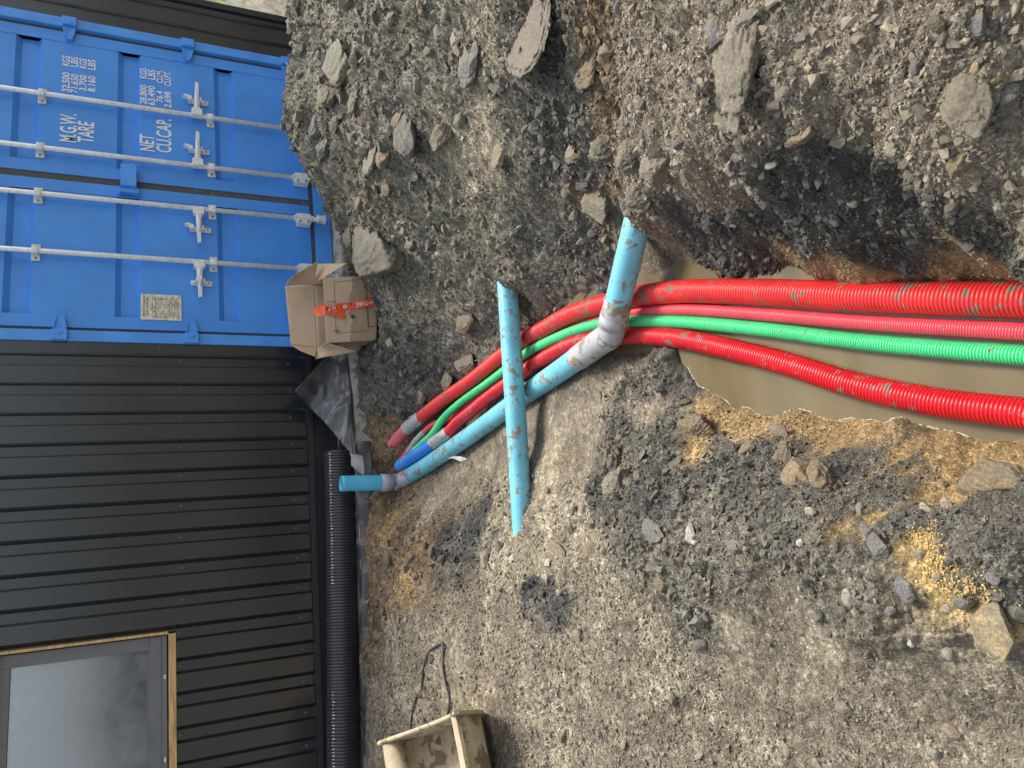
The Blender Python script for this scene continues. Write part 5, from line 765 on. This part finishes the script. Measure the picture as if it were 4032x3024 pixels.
plain_pipe([lerp(BPIPE2[0], BPIPE2[1], .7), BPIPE2[1], BPIPE2[2], BPIPE2[3]], RP, 'short_pipe', CYAN_M, bp)
# riser by the wall: hollow, with grey socket
b0, b1 = RISER; Vv = Vector(b1) - Vector(b0); 
def up(t): return [b0[k] + (b1[k] - b0[k]) * t for k in range(3)]
elb = [lerp(BPIPE[0], BPIPE[1], .38), lerp(BPIPE[0], BPIPE[1], .12), up(.0), up(.12), up(.22)]
elb[2] = [b0[0] + .01, b0[1] + .0, b0[2] + .005]
plain_pipe(elb, RP + .003, 'socket_elbow', GREYP, bp, ds=.008)
plain_pipe([up(.17), up(.36)], RP + .006, 'socket_collar', mat('grey_pvc_clean', (.36, .37, .40), .4, var=.04), bp, wall=.003)
CYAN_C = mat('light_blue_pvc_clean', (.09, .47, .68), .35, var=.07, vs=6, splat=(.36, .38, .30), splat_scale=17, splat_t=.60)
plain_pipe([up(.3), up(.6), up(1.0)], RP - .001, 'riser_pipe', CYAN_C, bp, wall=.004)
cp = plain_pipe(CROSS, RP, 'crossing_pipe', CYAN_M, None); tag(cp, 'light blue straight pipe laid across the trench over the ducts', 'pipe')
# paper tag on the pipe
TAGM = mat('printed_tag_paper', (.75, .75, .76), .7)
Q, u, L = spline(TAG, .004); n = len(Q); t_ = np.array([.02, .03, 0]); V = np.vstack([Q - np.array([.004, -.008, -.0185]), Q + np.array([.004, -.008, -.0185]) ]); F = [[i, i + 1, n + i + 1, n + i] for i in range(n - 1)]
m = MB(); m.add(V, F); m.add(V + np.array([0, -.0015, .001]), [q[::-1] for q in F]); tg = m.build('paper_tag', TAGM); tag(tg, 'small curled white printed tag hanging under the light blue pipe', 'tag')
m = MB(); r = np.random.RandomState(8)
for i in range(2, n - 2, 2):
    for s_ in (-.6, -.1, .4):
        if r.rand() < .6:
            c_ = Q[i] + np.array([.004, -.008, -.0185]) * s_ + np.array([-.0005, -.004, .0025]); d_ = (Q[i + 1] - Q[i]) * .8; e_ = np.array([.004, -.008, -.0185]) * .28; m.add([c_, c_ + d_, c_ + d_ + e_, c_ + e_], [(0, 1, 2, 3)])
m.build('tag_print', mat('tag_ink', (.08, .08, .09), .7), tg)
# ------------------------------------------------------------ black drainage pipe by the wall
BLK = mat('black_ribbed_plastic', (.034, .034, .038), .36, var=.15, vs=9, splat=(.12, .115, .105), splat_scale=22, splat_t=.66, spec=.6)
P = [(-2.035, -.165, .092), (-2.5, -.165, .106), (-3.0, -.165, .13), (-3.5, -.163, .155), (-4.05, -.16, .185), (-5.2, -.16, .23), (-6.4, -.16, .27)]
pitch = .0192; Q, u, L = spline(P, lambda L: np.append(((np.arange(0, int(L / pitch))[:, None] + np.array([0, .1, .22, .4, .6, .78, .9])[None]) * pitch).ravel(), L))
ph = (u / pitch) % 1; rad = .099 - .0085 * np.interp(ph, [0, .1, .22, .4, .6, .78, .9, 1], [1, .8, .2, .02, .02, .2, .8, 1])
V, F = sweep(Q, rad, 48, False); V2, F2 = sweep(Q[:60], np.full(60, .084), 48, False); n = len(V); F = F + [[a + n for a in q[::-1]] for q in F2] + [[j, (j + 1) % 48, n + (j + 1) % 48, n + j] for j in range(48)]
dpp = empty('drainage_pipe', tuple(P[0])); tag(dpp, 'big black ribbed drainage pipe lying along the foot of the building', 'pipe')
mesh_obj('ribbed_pipe', np.vstack([V, V2]), F, BLK, dpp, True)
m = MB(); r = np.random.RandomState(4); k = 0
for i in range(6, len(Q) - 8, 7):                        # run of white printed characters, one on each rib, as short strokes
    k += 1
    if k < 46 or 78 < k < 112:
        for s_ in range(r.randint(1, 4)):
            an = math.radians(132 + s_ * 3 - 3); c_ = Q[i + 3]; a_ = r.uniform(-.002, .002)
            def pp(x_, t_): return (c_[0] + x_, c_[1] + (.1002) * math.cos(t_), c_[2] + (.1002) * math.sin(t_))
            m.add([pp(a_, an), pp(a_ + .005, an), pp(a_ + .005, an + .04), pp(a_, an + .04)], [(0, 1, 2, 3)])
m.build('printed_line', WHITE, dpp)
# ------------------------------------------------------------ plastic membrane
MEMB = mat('dusty_black_polythene', (.06, .063, .068), .30, var=.35, vs=5, splat=(.22, .21, .185), splat_scale=5, splat_t=.60, spec=.7)
def sheet(name, rows, m, n=46, amp=.007, seed=3, thick=.0015, parent=None):
    rows = [spline(rw, .02)[0] for rw in rows]; G = []
    for rw in rows:
        t = np.linspace(0, len(rw) - 1, n); G.append(np.stack([np.interp(t, np.arange(len(rw)), rw[:, k]) for k in range(3)], 1))
    G = np.array(G); K = []
    for j in range(n): K.append(spline(G[:, j], .01)[0])
    mm = max(len(k_) for k_ in K); H = []
    for k_ in K:
        t = np.linspace(0, len(k_) - 1, mm); H.append(np.stack([np.interp(t, np.arange(len(k_)), k_[:, c]) for c in range(3)], 1))
    H = np.array(H); V = H.reshape(-1, 3).copy()
    a = V[:, 0] + V[:, 2] * .6; c = V[:, 1] + V[:, 2]
    w1 = 1 - np.abs(fbm(a, c, 5.5, 2, seed)); w2 = .6 * fbm(a * 1.0, c * 1.4, 14, 2, seed + 9)
    V[:, 1] -= amp * (w1 * 1.8 + .35 * w2); V[:, 2] += amp * (w1 * .9 + .4 * w2)
    f = [[j * mm + i, (j + 1) * mm + i, (j + 1) * mm + i + 1, j * mm + i + 1] for j in range(n - 1) for i in range(mm - 1)]
    o = mesh_obj(name, V, f, m, parent, True); sm = o.modifiers.new('s', 'SOLIDIFY'); sm.thickness = thick; return o
mb = sheet('plastic_membrane', [
  [(-1.27, -.13, .035), (-1.44, -.17, .20), (-1.60, -.20, .35), (-1.64, -.20, .335), (-1.685, -.2, .31)],
  [(-1.28, -.17, .028), (-1.46, -.19, .14), (-1.62, -.18, .24), (-1.72, -.17, .26), (-1.78, -.16, .205)],
  [(-1.33, -.20, .018), (-1.50, -.215, .075), (-1.66, -.21, .15), (-1.80, -.2, .15), (-1.90, -.2, .125)],
  [(-1.42, -.23, .010), (-1.58, -.25, .035), (-1.75, -.25, .075), (-1.90, -.25, .08), (-2.01, -.27, .075)],
  [(-1.52, -.25, .005), (-1.68, -.275, .0), (-1.85, -.285, .005), (-1.98, -.3, .02), (-2.09, -.33, .025)]], MEMB, amp=.02)
tag(mb, 'crumpled dusty black plastic sheet flap beside the container corner', 'plastic sheet')
def row(y, dz): return [(x, y + .006 * math.sin(x * 13 + dz * 40), -.02 + .04 * max(0, -2.0 - x) + dz + .006 * math.sin(x * 7 + y * 50)) for x in np.linspace(-2.0, -6.5, 34)]
ms = sheet('membrane_strip', [row(-.245, .018), row(-.275, .012), row(-.300, .004), row(-.325, -.03), row(-.338, -.075)], mat('soiled_black_polythene', (.045, .045, .047), .4, var=.3, vs=6, splat=(.15, .14, .115), splat_scale=7, splat_t=.54), n=400, amp=.0065, seed=17)
tag(ms, 'dusty black plastic membrane turned down over the footing edge beneath the black pipe', 'plastic sheet')
mf = sheet('plastic_scrap', [[(-2.06, -.30, .05), (-2.10, -.325, .045), (-2.16, -.33, .05)], [(-2.08, -.33, .02), (-2.13, -.35, .015), (-2.2, -.35, .02)], [(-2.10, -.345, -.03), (-2.16, -.36, -.03), (-2.24, -.35, -.03)]], mat('pale_scrap_plastic', (.33, .32, .30), .45, var=.3), n=14, amp=.006, seed=29)
tag(mf, 'torn pale plastic scrap next to the open blue riser', 'plastic scrap')
# ------------------------------------------------------------ cardboard box
CARD = mat('brown_cardboard', (.52, .385, .25), .8, var=.07, vs=5, bump=.2, bs=300)
CARDW = mat('damp_cardboard', (.33, .235, .15), .75, var=.08, vs=6)
CARDP = mat('printed_black', (.05, .04, .03), .8)
bx = empty('cardboard_box', (-1.13, -.5, -.12)); tag(bx, 'open brown cardboard box with damp lower half and orange tape', 'box')
# corners: front (toward camera) and back, bottom and top
FBL, FBR = Vector((-1.352, -.565, -.116)), Vector((-.90, -.60, -.135)); FTL, FTR = Vector((-1.372, -.535, .215)), Vector((-.922, -.56, .215))
BBL, BBR = Vector((-1.30, -.275, -.10)), Vector((-.84, -.31, -.11)); BTL, BTR = Vector((-1.318, -.262, .215)), Vector((-.852, -.29, .215))
def bil(A, B, Cc, Dd, u, v): return A.lerp(B, u).lerp(Dd.lerp(Cc, u), v)
def wall_panel(A, B, Cc, Dd, name, nu=26, nv=20, bulge=.006, t=.004, seed=1, par=None, mats=None, fn=None):
    v = []; 
    nrm = (B - A).cross(Dd - A).normalized()
    for j in range(nv + 1):
        for i in range(nu + 1):
            p = bil(A, B, Cc, Dd, i / nu, j / nv); w_ = bulge * (vn(np.array([i / nu * 3.1]), np.array([j / nv * 2.3 + seed]), seed)[0] + .4 * math.sin(i / nu * 3.14) * math.sin(j / nv * 3.14)) * min(1, 6 * i / nu, 6 * (1 - i / nu), 1)
            v.append(p + nrm * w_)
    f = [[j * (nu + 1) + i, j * (nu + 1) + i + 1, (j + 1) * (nu + 1) + i + 1, (j + 1) * (nu + 1) + i] for j in range(nv) for i in range(nu)]
    o = mesh_obj(name, [p[:] for p in v], f, CARD, par, True, mats=mats, fm=[fn((q % nu + .5) / nu, (q // nu + .5) / nv) for q in range(nu * nv)] if fn else None)
    sm = o.modifiers.new('s', 'SOLIDIFY'); sm.thickness = t; sm.offset = 0; return o
def damp(u, v):
    return 1 if v < .50 + .07 * vn(np.array([u * 5.]), np.array([.5]), 9)[0] + .06 * vn(np.array([u * 17.]), np.array([.9]), 12)[0] else 0
fp = wall_panel(FBL, FBR, FTR, FTL, 'front_panel', 120, 90, mats=[CARD, CARDW], fn=damp, par=bx)
wall_panel(BBL, BBR, BTR, BTL, 'back_panel', seed=2, par=bx); wall_panel(FBL, BBL, BTL, FTL, 'side_panel', seed=3, par=bx, mats=[CARD, CARDW], fn=damp)
wall_panel(FBR, BBR, BTR, FTR, 'side_panel', seed=4, par=bx, mats=[CARD, CARDW], fn=damp); wall_panel(FBL, FBR, BBR, BBL, 'bottom_panel', seed=5, par=bx)
def V3(*a): return Vector(a)
wall_panel(BTL, BTR, V3(-.862, -.25, .41), V3(-1.285, -.22, .385), 'flap', seed=6, par=bx)
wall_panel(BTR, FTR, V3(-.815, -.585, .03) + V3(.0, 0, .02), V3(-.72, -.34, .21) , 'flap', seed=8, par=bx, bulge=.003)
wall_panel(V3(-.865, -.285, .41), BTR + V3(0, 0, .0), V3(-.74, -.42, .215), V3(-.87, -.45, .39), 'flap', seed=18, par=bx, bulge=.002)
wall_panel(BTL, FTL, V3(-1.425, -.52, .02), V3(-1.41, -.30, .24), 'flap', seed=7, par=bx)
wall_panel(BTL, V3(-1.285, -.222, .385), V3(-1.36, -.32, .34), V3(-1.405, -.34, .25), 'flap', seed=27, par=bx, bulge=.001)
m = MB(); m.slab([V3(-.86, -.40, .175), V3(-.82, -.36, .17), V3(-.80, -.40, .06), V3(-.845, -.45, .06)], .002)
wl_ = MB(); q0 = BTR.lerp(FTR, .25).lerp(V3(-.72, -.34, .21), .55); 
wall_panel(V3(-.838, -.36, .17), V3(-.79, -.34, .16), V3(-.80, -.37, .05), V3(-.852, -.40, .05), 'address_label', 6, 6, par=bx, mats=[mat('white_paper', (.8, .8, .82), .6)], bulge=.001)
fn_ = (FBR - FBL).cross(FTL - FBL).normalized()
def on_front(u, v, d=.0075): return bil(FBL, FBR, FTR, FTL, u, v) + fn_ * d
m = MB()
def line(u0, v0, u1, v1, w_=.004, dash=0):
    L_ = math.hypot((u1 - u0) * .45, (v1 - v0) * .33); n = max(1, int(L_ / (dash if dash else 1e9)) if dash else 1)
    du, dv = (u1 - u0), (v1 - v0); nu_, nv_ = (-dv * .33 / L_, du * .45 / L_); hw = w_ / 2
    for k in range(n):
        a = k / n; b_ = (k + (.55 if dash else 1)) / n
        p = [(u0 + du * a - nu_ * hw / .45, v0 + dv * a - nv_ * hw / .33), (u0 + du * b_ - nu_ * hw / .45, v0 + dv * b_ - nv_ * hw / .33), (u0 + du * b_ + nu_ * hw / .45, v0 + dv * b_ + nv_ * hw / .33), (u0 + du * a + nu_ * hw / .45, v0 + dv * a + nv_ * hw / .33)]
        m.add([on_front(*q) for q in p], [(0, 1, 2, 3)])
line(.13, .80, .92, .80, .0045, .011); line(.13, .80, .14, .16, .0045, .011); line(.92, .80, .95, .22, .0045, .011); line(.14, .16, .95, .22, .0045, .011)
line(.2, .15, .2, .02, .003); line(.2, .15, .92, .18, .003); line(.92, .18, .94, .05, .003); line(.5, .97, .48, .8, .003); line(.5, .8, .62, .8, .003); line(.62, .8, .62, .96, .003)
line(.165, .83, .165, .74, .006); line(.165, .74, .14, .77, .003); line(.165, .74, .19, .77, .003)
m.build('box_print', CARDP, bx)
m = MB(); n_ = 14; m.add([on_front(.565 + .035 * math.cos(t), .46 + .045 * math.sin(t), .0072) for t in [6.283 * k / n_ for k in range(n_)]], [tuple(range(n_))]); m.add([on_front(.37 + .03 * math.cos(t), .46 + .045 * math.sin(t), .0072) for t in [6.283 * k / n_ for k in range(n_)]], [tuple(range(n_))]); m.build('hand_hole', CARDP, bx)
ORG = mat('orange_tape', (.78, .095, .02), .38, var=.06)
WHT = mat('tape_white', (.85, .82, .8), .5); BLKI = mat('tape_dark_print', (.10, .02, .02), .6)
def tp(s, t, d=.011):                                    # s from top (1) to bottom (0) of the strip, t across
    u = .50 + .08 * (1 - s) ** 1.0 + (t - .5) * .115; v = .0 + .98 * s; return on_front(u, v, d + .004 * math.sin(s * 9))
tape = MB(); N_ = 30
V_ = [tp(k / N_, t) for k in range(N_ + 1) for t in (0, 1)]; tape.add(V_, [(2 * k, 2 * k + 1, 2 * k + 3, 2 * k + 2) for k in range(N_)])
V_ = [on_front(.55 - .115 * t - .10 * s, .99 - .38 * s, .014) for s in [k / 10 for k in range(11)] for t in (0, 1)]; tape.add(V_, [(2 * k, 2 * k + 1, 2 * k + 3, 2 * k + 2) for k in range(10)])
tape.add([on_front(.44, .99, .013), on_front(.56, 1.0, .013), on_front(.6, 1.05, .02) + V3(0, .03, 0), on_front(.6, 1.14, -.02) + V3(0, .06, .0), on_front(.5, 1.16, -.03) + V3(0, .05, 0), on_front(.42, 1.05, .0) + V3(0, .02, 0)], [(0, 1, 2, 3, 4, 5)])
tape.add([on_front(.43, .93, .016), on_front(.50, .95, .016), on_front(.42, .66, .017), on_front(.33, .62, .017)], [(0, 1, 2, 3)])
tpo = tape.build('orange_tape', ORG, bx)
def tape_text(t, s0, s1, c0, c1, mm): text_on('lettering', t, lambda a, b_: tuple(tp(s0 + (s1 - s0) * a, c0 + (c1 - c0) * b_, .0135)), mm, bx)
m = MB()
for (s0, s1) in ((.045, .42), (.80, .99)):
    for t0 in (.12, .86): m.add([tp(s0, t0, .0125), tp(s1, t0, .0125), tp(s1, t0 + .035, .0125), tp(s0, t0 + .035, .0125)], [(0, 1, 2, 3)])
m.build('tape_lines', WHT, bx)
m = MB()
for (s0, s1) in ((.05, .415), (.80, .99)): m.add([tp(s0, .2, .0122), tp(s1, .2, .0122), tp(s1, .8, .0122), tp(s0, .8, .0122)], [(0, 1, 2, 3)])
m.build('tape_band', mat('tape_band_print', (.28, .03, .015), .5), bx)
for t, s0, s1 in (('H', .06, .11), ('\u2022', .135, .155), ('T', .175, .215), ('U', .235, .28), ('B', .30, .345), ('E', .365, .405), ('H', .815, .865), ('T', .915, .955)): tape_text(t, s0, s1, .76 if t != '\u2022' else .6, .26 if t != '\u2022' else .4, WHT)
m = MB(); n_ = 24; m.add([tp(.62 + .042 * math.sin(6.283 * k / n_), .5 + .26 * math.cos(6.283 * k / n_), .0128) for k in range(n_)], [tuple(range(n_))]); m.build('tape_badge', WHT, bx)
tape_text('H', .598, .642, .66, .34, BLKI)
# ------------------------------------------------------------ digger bucket
BK = mat('dusty_steel_bucket', (.47, .38, .25), .75, var=.16, vs=9, splat=(.22, .17, .10), splat_scale=10, splat_t=.54, bump=.5, bs=80)
bk = empty('digger_bucket', (-3.95, -1.7, .0)); tag(bk, 'mud coated beige digger bucket standing at the picture bottom left', 'digger bucket')
A_, B_ = Vector((-3.70, -1.44, .29)), Vector((-3.55, -2.04, .11)); ax = Vector((-.95, -.30, 0)).normalized()
dd = (B_ - A_).normalized(); up_ = ax.cross(dd).normalized(); up_ = up_ if up_.z > 0 else -up_
prof = [(0, 0), (.05, .02), (.2, .008), (.38, -.008), (.52, .0), (.60, .012), (.66, .035), (.715, .075), (.725, .045), (.69, -.05), (.65, -.14), (.54, -.23), (.36, -.27), (.16, -.25), (.02, -.16), (-.03, -.06)]
def bp_(s, z, t): return A_ + dd * s + ax * t + up_ * z
m = MB(); n = len(prof); v = [bp_(s, z, 0) for s, z in prof] + [bp_(s, z, .014) for s, z in prof]; m.add(v, [tuple(range(n)), tuple(range(n, 2 * n))[::-1]] + [(i, (i + 1) % n, n + (i + 1) % n, n + i) for i in range(n)]); m.build('end_plate', BK, bk)
m = MB(); rim = [bp_(s, z, .004) for s, z in prof[:8]]; Q, u, L = spline([p[:] for p in rim], .01); V, F = sweep(Q, np.full(len(Q), .010), 8); mesh_obj('end_rim', V, F, BK, bk, True)
WD = 1.2; inn = [(.665, .02), (.655, -.05), (.63, -.13), (.53, -.215), (.36, -.255), (.17, -.235), (.04, -.15), (.0, -.06), (.03, -.01)]
m = MB(); v = []; [v.extend([bp_(s, z, .014), bp_(s, z, WD)]) for s, z in inn]; m.add(v, [(2 * q, 2 * q + 1, 2 * q + 3, 2 * q + 2) for q in range(len(inn) - 1)]); sh = m.build('bucket_shell', BK, bk); q_ = sh.modifiers.new('s', 'SOLIDIFY'); q_.thickness = .014
m = MB(); m.cyl(bp_(.068, -.035, .006), bp_(.068, -.035, WD), .052, 28); m.build('cross_tube', BK, bk, smooth=True)
m = MB(); m.slab([bp_(.655, .022, .0), bp_(.655, .022, WD), bp_(.70, .03, WD), bp_(.70, .03, 0)], .016); m.build('lip_bar', BK, bk)
r = np.random.RandomState(12); m = MB(); nx, ny = 26, 30; v = []
for i in range(nx + 1):
    for j in range(ny + 1):
        s = .05 + .57 * i / nx; t = .015 + 1.1 * j / ny; zz = -.235 + .10 * ((i / nx - .45) ** 2) * 4 + .02 * fbm(np.array([s * 1.]), np.array([t * 1.]), 6, 4, 44)[0]
        v.append(bp_(s, zz, t))
m.add(v, [(i * (ny + 1) + j, (i + 1) * (ny + 1) + j, (i + 1) * (ny + 1) + j + 1, i * (ny + 1) + j + 1) for i in range(nx) for j in range(ny)]); so = m.build('soil_in_bucket', SM['clod2'], None, smooth=True); so.name = 'bucket_soil'; tag(so, 'layer of soil lying inside the digger bucket', 'soil')
# ------------------------------------------------------------ wires, background
WIRE = mat('grey_black_strap', (.05, .052, .058), .55, splat=MUDG, splat_t=.62)
for P, lab in ((WIRE1, 'black strap loop lying in an arch on the flat ground by the bucket'), (WIRE2, 'short black strap end reaching out from under the bucket')):
    Q, u, L = spline(P, .02); Q[:, 2] = ground_h(Q[:, 0], Q[:, 1]) + .005; k = np.ones(7) / 7
    if len(Q) > 8: Q[:, 2] = np.convolve(np.pad(Q[:, 2], 3, 'edge'), k, 'valid') + .003
    V, F = sweep(Q, np.full(len(Q), .0062), 8); V[:, 2] = np.where(True, V[:, 2], 0); o = mesh_obj('strap', V, F, WIRE, smooth=True); tag(o, lab, 'strap')
yl = MB(); c_ = Vector((2.42, 2.2, .62)); 
for k in range(7):
    a0_ = k / 7 * math.pi / 2; a1_ = (k + 1) / 7 * math.pi / 2; yl.cyl(c_ + Vector((0, 0, .16 * math.sin(a0_))), c_ + Vector((0, 0, .16 * math.sin(a1_))), .16 * math.cos(a0_), 24, r1=.16 * math.cos(a1_) + .001, cap=False)
yl.cyl(c_ + Vector((0, 0, -.5)), c_, .15, 24); yl.cyl(c_ + Vector((0, 0, -.02)), c_ + Vector((0, 0, .005)), .17, 24)
yo = yl.build('yellow_cap', mat('yellow_plastic', (.72, .46, .05), .4), smooth=True); tag(yo, 'yellow rounded cap poking out behind the cladding corner', 'cap')
# mossy spoil and low grass behind the building corner
r = np.random.RandomState(66); m = MB()
for k in range(2600):
    x = r.uniform(2.2, 7.5); y = r.uniform(1.5, 9); 
    if vn(np.array([x * .9]), np.array([y * .9]), 77)[0] < .05: continue
    z = ground_base(x, y) if k % 40 == 0 else z if k else 0
    h = r.uniform(.05, .16); a_ = r.uniform(0, 6.28); w_ = .012; dx, dy = math.cos(a_) * w_, math.sin(a_) * w_; lx, ly = r.normal(0, .04), r.normal(0, .04)
    m.add([(x - dx, y - dy, z - .02), (x + dx, y + dy, z - .02), (x + lx, y + ly, z + h)], [(0, 1, 2)])
gr = m.build('grass', mat('grass_green', (.10, .17, .04), .8, var=.3)); tag(gr, 'patchy low green grass behind the building corner', 'grass', kind='stuff')
